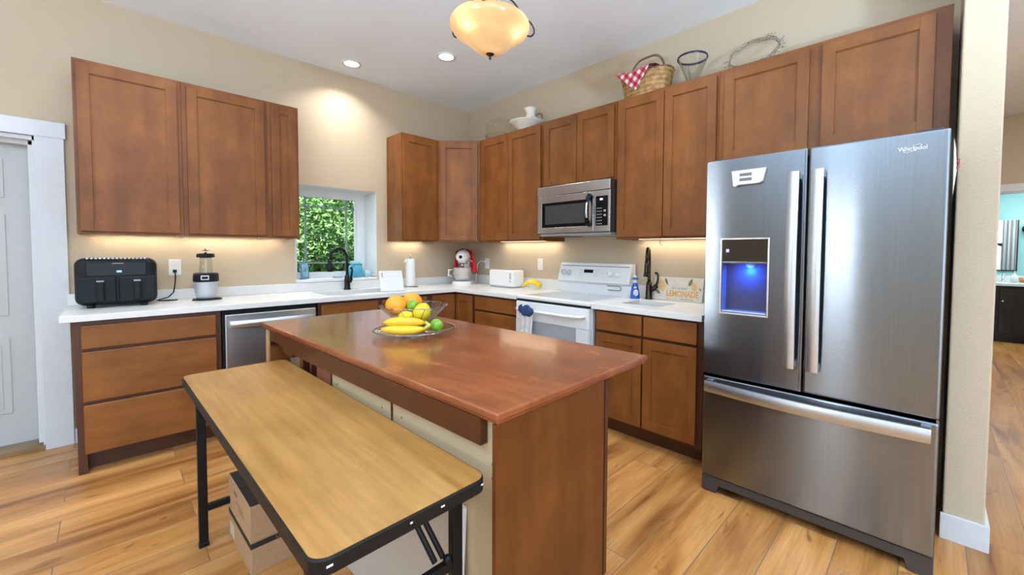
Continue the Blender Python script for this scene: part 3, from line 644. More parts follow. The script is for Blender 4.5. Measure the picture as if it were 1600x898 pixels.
# thermometer on the door
t = thing('temperature_display', 'small white device with two grey readouts on the refrigerator door', 'display', loc(FB, 3.39, FD0, 1.61))
m = MB(FB)
pr = [(3.314, 1.690), (3.469, 1.690), (3.455, 1.628), (3.44, 1.620), (3.345, 1.620), (3.330, 1.612), (3.322, 1.616)]
m.prism(pr, FD0+.0005, FD0+.018, 'y'); m.build('casing', WHITE_PL, t)
m = MB(FB); m.box(3.352, 3.408, FD0+.0175, FD0+.019, 1.660, 1.674); m.box(3.352, 3.408, FD0+.0175, FD0+.019, 1.636, 1.650); m.build('readout', plain('lcd_grey', (.16, .17, .17), .3), t)
t = thing('paper_bag', 'crumpled white paper with red scribble poking out beside the refrigerator', 'paper', (-.50, -4.105, 1.59))
m = MB(); 
m._add([(-.80, -4.1, 1.50), (-.80, -4.098, 1.72), (-.70, -4.106, 1.70), (-.66, -4.112, 1.62), (-.72, -4.106, 1.56), (-.74, -4.103, 1.53)], [(0, 1, 2, 3, 4, 5)])
m._add([(-.80, -4.102, 1.50), (-.80, -4.10, 1.72), (-.70, -4.108, 1.70), (-.66, -4.114, 1.62), (-.72, -4.108, 1.56), (-.74, -4.105, 1.53)], [(0, 1, 2, 3, 4, 5)])
m.build('paper_sheet', PAPER, t)
m = MB(); m.tube([(-.69, -4.114, 1.645), (-.67, -4.118, 1.66), (-.655, -4.118, 1.645), (-.665, -4.118, 1.63), (-.69, -4.112, 1.625)], .003, 6); m.build('red_tie', plain('tie_red', (.45, .08, .06), .6), t)

# ------------------------------------------------------------------ island (built along its own axes, then turned)
t = thing('kitchen_island', 'kitchen island with worn cherry red wooden top and open back', 'island')
IW, IL, IZ = .84, 2.04, .86
m = MB(); m.box(0, IW, 0, IL, IZ-.022, IZ, .006, 3); m.box(.007, IW-.007, .007, IL-.007, IZ-.032, IZ-.02, .004); m.build('island_top', ISLT, t)
m = MB()
y0, y1 = .07, 1.94
pr = [(y0, .83), (y1, .83), (y1, .745), (y1-.07, .745), (y1-.075, .775), (y1-.2, .775), (y1-.26, .765), (y1-.30, .74), (y1-.36, .735), (y1-.40, .735), (y1-.42, .755), (y0, .755)]
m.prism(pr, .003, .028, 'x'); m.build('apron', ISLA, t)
m = MB(); m.prism([(.006, 0), (.455, 0), (.47, .02), (.47, .105), (.53, .105), (.53, .828), (.006, .828)], .012, .024, 'y'); m.build('end_panel', ISLE, t)
m = MB(); m.box(.0045, .006, .012, .024, 0, .828); m.build('panel_edge_band', ISLE, t)
m = MB(); m.box(.537, .556, .010, .05, .105, .828, .002); m.box(.529, .538, .016, .04, .105, .828); m.box(.537, .556, 1.43, 1.47, .105, .828, .002); m.box(.537, .555, .05, 1.43, .79, .828); m.box(.537, .555, .05, 1.43, .105, .14); m.box(.537, .555, .72, .76, .14, .79); m.build('face_frame', CABD, t)
FI = Matrix(((0, 1, 0, 0), (1, 0, 0, 0), (0, 0, 1, 0), (0, 0, 0, 1)))
for p, q in ((.06, .725), (.755, 1.42)): shaker('door', t, FI, p, q, .125, .80, .557)
m = MB(); m.box(.035, .455, .031, 1.46, .001, .10); m.build('toe_kick', CABD, t)
m = MB(); m.box(.045, .53, .031, 1.10, .10, .80); m.build('cabinet_box', BEIGEPANEL, t)
m = MB()
for p, q in ((.0245, .58), (.60, 1.105)): m.box(.030, .046, p, q, .001, .828, .001)
bp_ = m.build('back_panel', BEIGEPANEL, t)
m = MB()
for y in (.05, .52, .66, 1.05):
    for z in (.70, .66, .30, .26): m.cyl((.0298, y, z), (.0292, y, z), .004, seg=8)
m.build('peg_holes', plain('peg_hole_brown', (.12, .08, .05), .8), bp_)
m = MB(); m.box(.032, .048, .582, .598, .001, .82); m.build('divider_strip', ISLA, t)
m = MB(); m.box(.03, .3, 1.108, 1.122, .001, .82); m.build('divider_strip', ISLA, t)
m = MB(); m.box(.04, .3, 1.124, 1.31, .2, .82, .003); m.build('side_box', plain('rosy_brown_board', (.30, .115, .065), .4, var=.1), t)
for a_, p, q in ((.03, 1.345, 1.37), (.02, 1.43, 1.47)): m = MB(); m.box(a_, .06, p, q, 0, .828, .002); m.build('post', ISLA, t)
m = MB(); m.box(.03, .53, 1.446, 1.466, .001, .828); m.build('inner_panel', CABD, t)
m = MB(); m.box(.004, .108, 1.885, 1.925, 0, .8285, .003); lg = m.build('leg', CAB, t)
m = MB(); m.box(-.004, .0035, 1.885, 1.925, 0, .8285); m.build('leg_facing', RAWPLY, lg)
m = MB(); m.box(.44, .53, 1.885, 1.925, 0, .8285, .003); m.build('leg', CAB, t)
put(t, (-2.345, -3.256, 0), radians(2.1))

# ------------------------------------------------------------------ folding table
t = thing('folding_table', 'narrow oak laminate folding table with black edge and legs', 'table')
TW, TL, TZ, RC = .428, 1.675, .70, .035
def rrect(x0, x1, y0, y1, r, n=6):
    P = []
    for cx, cy, a0 in ((x1-r, y1-r, 0), (x0+r, y1-r, 90), (x0+r, y0+r, 180), (x1-r, y0+r, 270)):
        for k in range(n+1): a = radians(a0+90*k/n); P.append((cx+r*cos(a), cy+r*sin(a)))
    return P
m = MB(); m.prism(rrect(.004, TW-.004, .004, TL-.004, RC), TZ-.026, TZ, 'z'); m.build('tabletop', OAKLAM, t)
m = MB()
po, pi_ = rrect(0, TW, 0, TL, RC+.004), rrect(.0045, TW-.0045, .0045, TL-.0045, RC)
n = len(po); prof = [(0, TZ-.004), (1, TZ-.0005), (0, TZ-.034), (1, TZ-.034)]
vs = [(x, y, TZ-.034) for x, y in po]+[(x, y, TZ-.005) for x, y in po]+[(x*.3+u*.7, y*.3+v*.7, TZ+.0005) for (x, y), (u, v) in zip(po, pi_)]+[(x, y, TZ-.001) for x, y in pi_]+[(x, y, TZ-.034) for x, y in pi_]
m._add(vs, [(k*n+i, k*n+(i+1) % n, (k+1)*n+(i+1) % n, (k+1)*n+i) for k in range(4) for i in range(n)]+[(4*n+i, 4*n+(i+1) % n, (i+1) % n, i) for i in range(n)])
eb = m.build('edge_band', EDGEBLK, t)
m = MB()
for x, y, w, a in ((.025, -.0003, .012, 0), (.28, -.0003, .010, 0), (.20, -.0003, .006, 0), (.40, .003, .01, .4)):
    m.box(x, x+w, y-.0004, y+.0006, TZ-.018, TZ-.014)
m.build('edge_scuff', WHITE_PL, eb)
m = MB(); m.box(.02, TW-.02, .05, .075, TZ-.05, TZ-.026); m.box(.02, TW-.02, TL-.075, TL-.05, TZ-.05, TZ-.026); m.box(.02, .04, .075, TL-.075, TZ-.05, TZ-.026); m.box(TW-.04, TW-.02, .075, TL-.075, TZ-.05, TZ-.026); m.build('apron_frame', BLACKM, t)
for yb, yt_, far in ((.10, .10, False), (1.43, 1.43, True)):
    for x in (.035, TW-.035):
        m = MB(); m.box(x-.016, x+.016, yb-.012, yb+.012, .012, TZ-.026, .003); o = m.build('leg', BLACKM, t)
        m = MB(); m.box(x-.018, x+.018, yb-.014, yb+.014, 0, .02, .003); m.build('foot_cap', BLACKPL, o)
    z = .165 if far else .44
    m = MB(); m.box(.05, TW-.05, yb-.01, yb+.01, z-.014, z+.014, .003); m.build('crossbar', BLACKM, t)
    dy = -.34 if far else .34
    m = MB()
    for x in (TW-.075, TW-.10):
        m.tube([(x, yb, z+.03), (x, yb+dy*.5, z+.03+(TZ-.05-z-.03)*.62), (x, yb+dy, TZ-.045)], .008, 8)
    m.ball((TW-.07, yb-.012, z+.03), .012, seg=10, rings=6); m.build('folding_brace', BLACKM, t)
put(t, (-2.787, -3.248, 0), radians(.9))

# ------------------------------------------------------------------ boxes and board under the table
def carton(label, loc_, rz, sx, sy, sz, topdark, txt):
    t = thing('cardboard_box', label, 'box'); 
    m = MB(); m.box(0, sx, 0, sy, 0, sz-.002, .002, 1); b = m.build('carton', CARD, t)
    m = MB(); m.box(.003, sx-.003, .003, sy/2-.001, sz-.003, sz-.0004, .0005); m.box(.003, sx-.003, sy/2+.001, sy-.003, sz-.003, sz-.0004, .0005); m.build('lid_flap', CARDK if topdark else CARD, t)
    if topdark:
        m = MB(); m.box(-.0012, .001, .21, .26, sz-.05, sz-.038); m.box(-.0012, .001, sy*.3, sy*.62, sz-.075, sz-.073); m.box(-.0012, .001, sy*.25, sy*.5, sz-.09, sz-.088); m.build('handle_slot', plain('printed_dark_brown', (.14, .08, .05), .7), t)
    else:
        m = MB(); m.box(-.001, sx+.001, -.001, sy+.001, sz-.028, sz-.006); m.build('printed_band', CARDK, t)
        M = Matrix(((1, 0, 0, .13), (0, 0, -1, -.0016), (0, 1, 0, sz-.017), (0, 0, 0, 1)))
        text('LAUNDRY', .016, M, CARD, 'band_lettering', t, ext=.0002, sx=1.2)
        m = MB(); m.box(-.0012, 0, sy*.75, sy*.95, .02, .075); m.build('paper_label', plain('box_label', (.55, .45, .36), .7), t)
    put(t, loc_, rz); return t
carton('lower brown cardboard box with a black lettered band under the folding table', (-2.672, -2.165, 0), radians(1.5), .27, .36, .135, False, 1)
carton('upper brown cardboard box with a dark top under the folding table', (-2.674, -2.168, .1355), radians(1.0), .27, .365, .145, True, 0)
t = thing('leaning_board', 'grey board with a white edge leaning on the island under the folding table', 'board')
m = MB(); m.box(0, .012, 0, .80, 0, .53); m.build('board_face', plain('speckled_grey_board', (.46, .43, .39), .7, var=.1, vs=260), t)
m = MB(); m.box(-.0012, .0132, -.006, .0, -.0, .53); m.box(-.0012, .0132, -.006, .80, .53, .536); m.build('white_edge', WHITE_PL, t)
put(t, (-2.363, -3.09, .0), radians(2.1), 0, radians(2.9))

# ------------------------------------------------------------------ ceiling lights
for i, (x, y, lab) in enumerate(((-1.49, -.285, 'recessed downlight nearest the window wall'), (-.986, -1.01, 'recessed downlight behind the hanging lamp'), (-2.75, -.95, 'recessed downlight above the air fryer end of the kitchen'), (-1.0, -2.75, 'added unseen recessed downlight in front of the refrigerator wall'), (-2.6, -4.6, 'added unseen recessed downlight behind the camera'))):  # the last two are unseen, added for extra light
    t = thing('recessed_downlight', lab, 'light', (x, y, CEIL-.012))
    m = MB(); m.lathe([(.062, -.001), (.083, -.003), (.085, -.008), (.079, -.011), (.060, -.0075)], (x, y, CEIL), 32, cap=False); m.lathe([(.062, -.001), (.06, -.0075)], (x, y, CEIL), 32, cap=False); m.build('trim_ring', WHITE_PL, t)
    m = MB(); m.lathe([(0, -.0062), (.061, -.006), (.061, -.002), (0, -.002)], (x, y, CEIL), 32, cap=False); m.build('lens', CANM, t)
    lamp('downlight_lamp', 'AREA', (x, y, CEIL-.014), CAN_W, (1, .96, .90), .12, aim=(0, 0, -1)).data.spread = radians(125)

PX_, PY_, PZ_ = -1.722, -2.476, 2.365
t = thing('pendant_light', 'hanging lamp with an amber glass bowl and dark scrolled arms', 'lamp', (PX_, PY_, 2.2))
def amber():
    mt = bpy.data.materials.new('amber_glass'); mt.use_nodes = True; tt = mt.node_tree; tt.nodes.clear()
    n = noise(tt, coords(tt, (1, 1, .6)), 7, 3); c = ramp(tt, n, [(.35, (.95, .60, .28)), (.65, (1., .72, .40))])
    tr = nd(tt, 'ShaderNodeBsdfTranslucent'); tt.links.new(c, tr.inputs[0])
    df = nd(tt, 'ShaderNodeBsdfDiffuse'); df.inputs[0].default_value = (.62, .40, .20, 1)
    gl = nd(tt, 'ShaderNodeBsdfGlossy'); gl.inputs['Roughness'].default_value = .15
    a = nd(tt, 'ShaderNodeMixShader'); a.inputs[0].default_value = .35; tt.links.new(tr.outputs[0], a.inputs[1]); tt.links.new(df.outputs[0], a.inputs[2])
    b = nd(tt, 'ShaderNodeMixShader'); b.inputs[0].default_value = .07; tt.links.new(a.outputs[0], b.inputs[1]); tt.links.new(gl.outputs[0], b.inputs[2])
    o = nd(tt, 'ShaderNodeOutputMaterial'); tt.links.new(b.outputs[0], o.inputs[0]); return mt
m = MB(); m.lathe([(0., -.128), (.035, -.124), (.07, -.107), (.098, -.083), (.118, -.060), (.135, -.046), (.158, -.036), (.178, -.022), (.190, -.002), (.191, .014), (.184, .026)], (PX_, PY_, PZ_), 56, cap=False)
m.build('glass_bowl', amber(), t)
m = MB(); m.lathe([(0, -.152), (.006, -.149), (.007, -.144), (.004, -.139), (.009, -.135), (.020, -.126), (.022, -.120), (.0, -.118)], (PX_, PY_, PZ_), 20); m.build('finial', BRONZE, t)
m = MB(); m.cyl((PX_, PY_, PZ_-.12), (PX_, PY_, CEIL-.02), .007, seg=10); m.lathe([(.0, .0), (.03, .01), (.04, .03), (.02, .05), (.012, .07)], (PX_, PY_, PZ_+.06), 20); m.lathe([(.0, 0), (.05, .002), (.065, .018), (.065, .0255)], (PX_, PY_, CEIL-.026), 28); m.build('stem', BRONZE, t)
rd_ = math.atan2(-.72, .694)
for k, an in enumerate((rd_+radians(28), rd_+radians(148), rd_+radians(268))):
    R_ = Matrix.Translation((PX_, PY_, PZ_)) @ Matrix.Rotation(an, 4, 'Z')
    m = MB(R_); ctl = [(.02, .12), (.06, .17), (.12, .16), (.165, .115), (.188, .085), (.214, .085), (.238, .062), (.240, .033), (.222, .014), (.198, .012)]
    def cr(k, u):
        p = [ctl[min(max(k+j, 0), len(ctl)-1)] for j in (-1, 0, 1, 2)]
        return tuple(.5*(2*p[1][i]+(p[2][i]-p[0][i])*u+(2*p[0][i]-5*p[1][i]+4*p[2][i]-p[3][i])*u*u+(3*p[1][i]-p[0][i]-3*p[2][i]+p[3][i])*u**3) for i in (0, 1))
    pts = [(cr(k, u/5)[0], 0, cr(k, u/5)[1]) for k in range(len(ctl)-1) for u in range(5)]
    m.tube(pts, .0042, 8); ar = m.build('scroll_arm', BRONZE, t)
    m = MB(R_); m.box(.178, .198, -.012, .012, .018, .085, .003); m.build('clip', plain('copper_clip', (.42, .20, .11), .3, .8), ar)
for dx, dn, w in ((-.085, .095, 1.), (.115, .03, .9)):
    bx, by = PX_+dx*sin(yaw)-dn*cos(yaw), PY_-dx*cos(yaw)-dn*sin(yaw)
    m = MB(); m.ball((bx, by, PZ_-.012), (.026, .026, .032), seg=14, rings=8); m.cyl((bx, by, PZ_+.014), (bx, by, PZ_+.06), .013, seg=12); m.build('bulb', emit('bulb_glow', (1, .92, .78), 8.5*w), t)

# ------------------------------------------------------------------ counter, window side
t = thing('air_fryer', 'black twin drawer air fryer on the white countertop', 'air fryer')
AW, AD, AH = .375, .27, .312
m = MB(); m.box(-AW/2, AW/2, 0, AD, .016, AH, .045, 5); b = m.build('fryer_body', BLACKPL, t)
m = MB(); m.box(-AW/2+.05, AW/2-.05, -.003, .02, .20, AH-.022, .004); m.build('control_glass', BLACKGL, t)
m = MB(); m.box(-.003, .02, -.0042, -.0028, .222, .234); m.build('lit_dial', emit('blue_display', (.25, .55, 1), 2.), t)
m = MB(); m.box(-.022, .03, -.0038, -.0028, .277, .281); m.build('brand_strip', GREYPL, t)
m = MB()
for k in range(15): m.box(-.135+.0185*k, -.124+.0185*k, .01, .05, AH-.006, AH+.004, .002)
m.build('vent_slats', plain('vent_silver', (.5, .52, .55), .3, .6), t)
for s_ in (-1, 1):
    m = MB(); m.box(min(s_*.004, s_*(AW/2-.008)), max(s_*.004, s_*(AW/2-.008)), -.008, .05, .035, .195, .010, 3); o = m.build('drawer', plain('matte_black_drawer', (.010, .013, .017), .45, Specular_IOR_Level=.2), t)
    xc = -.075 if s_ < 0 else .09
    m = MB(); m.box(xc-.017, xc+.017, -.04, -.004, .045, .165, .008, 3); h = m.build('drawer_handle', BLACKPL, o)
    m = MB(); m.box(xc-.017, xc+.017, -.042, -.006, .164, .174, .003); m.build('handle_cap', GREYPL, h)
for x in (-.12, .12):
    for y in (.03, AD-.04): m = MB(); m.cyl((x, y, 0), (x, y, .02), .018, .02, 12); m.build('foot', BLACKPL, t)
put(t, (-2.995, -.318, ZC), radians(-1.5))
t = thing('outlet_plate', 'white outlet plate with the black plug above the air fryer cord', 'outlet', (-2.69, 0, 1.15))
def plate(t, F, a, c, w=.07, h=.118):
    m = MB(F); m.box(a-w/2, a+w/2, .0005, .006, c-h/2, c+h/2, .003); o = m.build('cover_plate', WHITE_PL, t)
    m = MB(F)
    for dz in (-.025, .025): m.box(a-.016, a+.016, .0055, .008, c+dz-.014, c+dz+.014, .003)
    m.build('receptacle', WHITE_CER, t)
plate(t, FA, -2.69, 1.15)
t = thing('power_cord', 'black power cord running from the plug to the air fryer', 'cord', (-2.75, -.05, ZC))
m = MB(FA); m.box(-2.704, -2.682, .008, .03, 1.112, 1.134, .004); m.build('plug', BLACKPL, t)
m = MB(FA); m.tube([(-2.693, .03, 1.118), (-2.692, .045, 1.09), (-2.696, .05, 1.03), (-2.705, .05, .97), (-2.735, .06, .937), (-2.78, .075, .925), (-2.80, .08, .9195)], .004, 8)
m.tube([(-2.79, .10, .9185), (-2.73, .12, .9185), (-2.69, .115, .9185)], .004, 8); m.build('cable', BLACKPL, t)
t = thing('personal_blender', 'small silver and black blender with an upturned clear cup', 'blender')
m = MB(); m.lathe([(.056, .012), (.060, .02), (.066, .07), (.073, .130), (.073, .135)], seg=32); m.build('motor_base', plain('silver_plastic', (.50, .53, .57), .3, .3), t)
m = MB(); m.lathe([(.060, 0), (.062, .013), (.056, .014)], seg=32); m.build('base_ring', BLACKPL, t)
m = MB(); m.lathe([(.073, .134), (.077, .140), (.075, .192), (.066, .198), (.0, .198)], seg=32); cb = m.build('collar', BLACKPL, t)
m = MB(); m.box(-.024, .024, -.079, -.073, .150, .182, .002); m.build('badge_frame', SILVER, cb)
m = MB(); m.box(-.018, .018, -.0802, -.0785, .156, .176); m.build('badge', BLACKPL, cb)
m = MB(); m.lathe([(.040, .198), (.039, .23), (.036, .30), (.034, .312), (.033, .30), (.037, .23), (.038, .198)], seg=28, cap=False); m.build('clear_cup', GLASS, t)
m = MB(); m.lathe([(.050, .312), (.052, .315), (.052, .336), (.047, .341), (.0, .342)], seg=28, mod=lambda a, i: 1+.03*cos(14*a)); m.build('blade_lid', BLACKPL, t)
m = MB(); m.cyl((0, 0, .34), (0, 0, .366), .008)
for a in range(4): m.tube([(0, 0, .364), (.026*cos(a*pi/2), .026*sin(a*pi/2), .382 if a % 2 else .364)], [.005, .002], 6)
m.build('blade', SILVER, t)
m = MB(); m.tube([(-.066, -.03, .012), (-.075, -.05, .006), (-.03, -.078, .006), (.03, -.082, .006), (.08, -.06, .007), (.09, -.02, .006), (.06, .06, .006)], .005, 8); m.build('power_cord', BLACKPL, t)
put(t, (-2.535, -.20, ZC), radians(-12))
def faucet(name, label, loc_, rz, mat, H=.385, reach=.2, tall=.24):
    t = thing(name, label, 'faucet')
    m = MB(); m.lathe([(.0, 0), (.032, 0), (.032, .006), (.026, .012), (.024, .10), (.02, .135), (.0, .135)], seg=24); m.build('faucet_body', mat, t)
    r = reach/2; pts = [(0, 0, .10), (0, 0, tall)]+[(0, -r+r*cos(a), tall+(H-tall)*sin(a)) for a in [pi*k/12 for k in range(1, 12)]]+[(0, -2*r, tall-.01)]
    m = MB(); m.tube(pts, .0125, 12); m.build('spout', mat, t)
    m = MB(); m.tube([(0, -2*r, tall), (0, -2*r-.002, tall-.03), (0, -2*r-.004, tall-.08), (0, -2*r-.005, tall-.115)], [.014, .0165, .02, .025], 14); m.build('spray_head', mat, t)
    m = MB(); m.tube([(.012, 0, .075), (.04, -.004, .085), (.058, -.006, .11)], [.02, .021, .018], 14); m.tube([(.055, -.006, .105), (.066, -.004, .15), (.068, .0, .185), (.058, .004, .205), (.044, .006, .205)], [.010, .0085, .008, .009, .010], 10); m.build('lever', mat, t)
    return put(t, loc_, rz)
faucet('kitchen_faucet', 'black gooseneck faucet at the sink below the window', (-1.47, -.082, ZC), radians(-72), BLACKM, H=.385, reach=.18, tall=.29)
faucet('kitchen_faucet', 'dark bronze gooseneck faucet beside the blue soap bottle', (-.085, -2.455, ZC), radians(-68), BRONZE, H=.40, reach=.16, tall=.30)
# window sill pieces
ZS = WZ0+.012
t = thing('photo_frame', 'small blue picture frame standing on the window sill', 'picture frame')
m = MB(); m.box(-.055, .055, 0, .012, 0, .165, .003); m.build('frame', plain('blue_grey_frame', (.10, .22, .33), .4, var=.2), t)
m = MB(); m.box(-.04, .04, -.001, .001, .018, .147); m.build('picture', plain('blue_picture', (.22, .42, .55), .4, var=.7, vs=18), t)
m = MB(); m.box(-.02, .02, .012, .05, 0, .006); m.tube([(0, .012, .12), (0, .05, .004)], .004, 6); m.build('easel_foot', BLACKPL, t)
put(t, (-1.772, .10, ZS+.001), radians(38), radians(-4))
t = thing('blue_jar', 'aqua glass jar with lid on the window sill', 'jar')
m = MB(); m.lathe([(.0, 0), (.062, 0), (.072, .02), (.074, .075), (.062, .108), (.045, .122), (.045, .13), (.0, .13)], seg=28); m.build('jar_body', plain('aqua_blue_jar', (.06, .36, .50), .15, var=.1), t)
m = MB(); m.lathe([(.048, .13), (.050, .134), (.05, .155), (.042, .162), (.0, .164)], seg=28); m.build('lid', plain('pale_aqua', (.28, .58, .66), .3), t)
put(t, (-1.318, .10, ZS+.001))
t = thing('candle_cup', 'small pale blue patterned cup beside the aqua jar', 'cup')
m = MB(); m.lathe([(.0, 0), (.03, 0), (.033, .004), (.034, .065), (.031, .065), (.03, .01), (.0, .01)], seg=24); m.build('cup_body', plain('pale_blue_print', (.42, .58, .66), .4, var=.45, vs=90), t)
put(t, (-1.205, .085, ZS+.001))
t = thing('glass_vase', 'little clear aqua vase behind the patterned cup', 'vase')
m = MB(); m.lathe([(.0, 0), (.026, 0), (.03, .03), (.018, .075), (.014, .11), (.02, .128), (.018, .128), (.012, .11), (.016, .075), (.027, .03), (.024, .004), (.0, .004)], seg=20); m.build('vase_body', AQUAGLASS, t)
put(t, (-1.235, .175, ZS+.001))
t = thing('soap_dish', 'pale blue dish on the window sill behind the faucet', 'dish')
m = MB(); m.lathe([(.0, 0), (.04, 0), (.055, .02), (.052, .02), (.038, .005), (.0, .005)], seg=24); m.build('dish_body', plain('pale_blue_dish', (.45, .60, .68), .3), t)
put(t, (-1.49, .09, ZS+.001))
# beside the sink
t = thing('cutting_board', 'white cutting board tilted on a wire stand beside the sink', 'cutting board')
def slotboard():
    m = MB(); w, h, th = .21, .195, .01
    m.box(-w/2, w/2, 0, th, 0, h-.06, .003); m.box(-w/2, w/2, 0, th, h-.022, h, .003); m.box(-w/2, -w/2+.022, 0, th, h-.061, h-.021, .002); m.box(-w/2+.034, w/2, 0, th, h-.061, h-.021, .002); return m
slotboard().build('board', plain('matte_white_board', (.66, .68, .69), .5), t)
m = MB()
for x in (-.05, .05): m.tube([(x, -.016, .003), (x, .0, -.003), (x, .115, .045), (x, .013, .11)], .002, 6)
m.build('wire_stand', SILVER, t)
put(t, (-1.262, -.57, ZC+.006), radians(-10), radians(-22))
t = thing('paper_towel_holder', 'upright paper towel roll on a wire stand near the corner', 'paper towel')
m = MB(); m.lathe([(.02, .012), (.044, .012), (.045, .016), (.045, .284), (.044, .288), (.02, .288)], seg=28, cap=False); m.build('paper_roll', PAPER, t)
m = MB(); m.cyl((0, 0, .004), (0, 0, .31), .004, seg=8); m.tube([(.018*cos(a), 0, .325+.018*sin(a)) for a in [2*pi*k/14 for k in range(14)]], .0028, 6, closed=True)
m.tube([(.075*cos(a), .075*sin(a), .004) for a in [2*pi*k/28 for k in range(28)]], .0035, 6, closed=True); m.tube([(-.075, 0, .004), (.075, 0, .004)], .003, 6)
m.tube([(-.06, -.04, .004), (-.06, -.04, .16), (-.056, -.036, .18)], .003, 6); m.build('wire_stand', SILVER, t)
m = MB(); m.prism([(-.045, .26), (-.062, .255), (-.05, .288), (-.03, .288)], -.03, .03, 'y'); m.build('loose_sheet', PAPER, t)
put(t, (-.90, -.235, ZC), radians(-20))
# stand mixer facing the room
t = thing('stand_mixer', 'white stand mixer with a steel bowl in the counter corner', 'mixer')
m = MB(); m.prism([(x*1., y) for x, y in rrect(-.105, .105, -.185, .17, .09, 8)], 0, .03); m.prism(rrect(-.098, .098, -.178, .163, .085, 8), .03, .038); m.build('mixer_base', WHITE_APPL, t)
m = MB(); m.tube([(0, .10, .03), (0, .105, .12), (0, .10, .2), (0, .09, .26)], [.062, .052, .05, .06], 20); m.build('column', WHITE_APPL, t)
m = MB(); m.tube([(0, .17, .30), (0, .15, .305), (0, .08, .312), (0, -.02, .312), (0, -.10, .305), (0, -.135, .30), (0, -.15, .298)], [.02, .055, .072, .072, .064, .052, .035], 24, flat=1.02); hd = m.build('mixer_head', WHITE_APPL, t)
m = MB(); m.cyl((0, -.149, .305), (0, -.158, .305), .018); m.cyl((.036, -.138, .312), (.036, -.146, .312), .008); m.build('hub_cap', BLACKPL, hd)
m = MB(); m.lathe([(.055, .0), (.055, .02), (.05, .026)], (0, -.06, .232), 24); m.cyl((0, -.06, .19), (0, -.06, .235), .022); m.build('planetary_ring', SILVER, t)
m = MB(); m.lathe([(.0, .045), (.06, .045), (.086, .075), (.100, .12), (.104, .185), (.108, .187), (.101, .187), (.097, .12), (.083, .078), (.058, .05), (.0, .05)], (0, -.06, 0), 36, cap=False); bw = m.build('bowl', plain('polished_steel', (.70, .70, .70), .14, 1.), t)
m = MB(); m.tube([(-.10, -.07, .165), (-.145, -.08, .16), (-.15, -.08, .10), (-.098, -.07, .09)], .008, 8, flat=1.6); m.build('bowl_handle', plain('handle_steel', (.7, .7, .7), .2, 1.), bw)
m = MB(); m.tube([(.05, .06, .265), (.085, .03, .262)], [.006, .009], 8); m.cyl((.085, .03, .255), (.1, .03, .255), .01); m.build('speed_lever', CHROME, t)
put(t, (-.27, -.27, ZC), radians(-47))
MXP = Matrix.Translation((-.27, -.27, ZC)) @ Matrix.Rotation(radians(-47), 4, 'Z')
t = thing('red_cloth', 'red cloth draped over the back of the stand mixer', 'cloth', tuple(MXP @ Vector((0, .08, .1))))
def wing(sg, w0, w1, zb, k):
    def f(u, v):
        x = .066+.008*(1-v)+(w0+(w1-w0)*v)*u-.010*max(0, u-.7)*v
        return (sg*x, .045+k+.016*sin(7*u+2*v)-.02*u, .392-.045*u-(.392-zb-.02*sin(3*u))*v*(1-.1*u))
    return f
def over(k):
    def f(u, v):
        a = pi*(1-u)*.96+pi*.02; return (( .0765+k)*cos(a), -.005+.15*v+.006*sin(9*u), .314+(.078+k)*sin(a))
    return f
m = MB(MXP)
for k in (0., .004):
    m.grid(over(k), 24, 10); m.grid(wing(-1, .02, .058, .16, k), 12, 12); m.grid(wing(1, .03, .095, .125, k), 14, 12)
m.build('cloth_drape', RED, t)
t = thing('outlet_plate', 'white outlet plate beside the stand mixer', 'outlet', loc(FB, .365, 0, 1.142)); plate(t, FB, .365, 1.142)
t = thing('power_cord', 'white power cord plugged in beside the stand mixer', 'cord', loc(FB, .34, .03, ZC))
m = MB(FB); m.box(.335, .357, .008, .028, 1.155, 1.175, .004); m.build('plug', WHITE_PL, t)
m = MB(FB); m.tube([(.346, .028, 1.165), (.32, .06, 1.17), (.285, .075, 1.14), (.27, .08, 1.06), (.265, .085, .97), (.262, .09, .925), (.24, .11, .919), (.22, .15, .919)], .0038, 8); m.build('cable', WHITE_PL, t)
t = thing('toaster', 'long white toaster on the counter between mixer and bananas', 'toaster', loc(FB, .88, .18, ZC))
a0, a1 = .70, 1.07
m = MB(FB); m.box(a0, a1, .10, .255, .926, 1.092, .016, 4); m.build('toaster_body', WHITE_PL, t)
m = MB(FB); m.box(a0+.03, a1-.03, .15, .17, 1.088, 1.0928); m.box(a0+.03, a1-.03, .19, .21, 1.088, 1.0928); m.build('bread_slot', DKGREY, t)
m = MB(FB); m.box(a0+.01, a1-.01, .11, .245, .914, .93, .004); m.build('toaster_foot', GREYPL, t)
m = MB(FB); m.box(a1-.052, a1-.03, .254, .257, .975, 1.065, .001); m.build('lever_slot', plain('slot_grey', (.42, .42, .42), .5), t)
m = MB(FB); m.box(a1-.058, a1-.024, .256, .272, .99, 1.004, .004); m.build('lever', WHITE_PL, t)
t = thing('outlet_plate', 'white outlet plate above the bananas on the counter', 'outlet', loc(FB, 1.2, 0, 1.153)); plate(t, FB, 1.203, 1.153)
def banana_mb(m, pts, r, seg=10):
    n = len(pts); rr = [r*k for k in (.35, .72, .95, 1., 1., .95, .74, .38, .26)]
    m.tube(pts, rr[:n], seg)
def arcpts(R_, a0, a1, n=9): return [(R_*cos(a0+(a1-a0)*k/(n-1)), 0, R_*sin(a0+(a1-a0)*k/(n-1))) for k in range(n)]
t = thing('banana_bunch', 'bunch of yellow bananas on the counter beside the toaster', 'bananas')
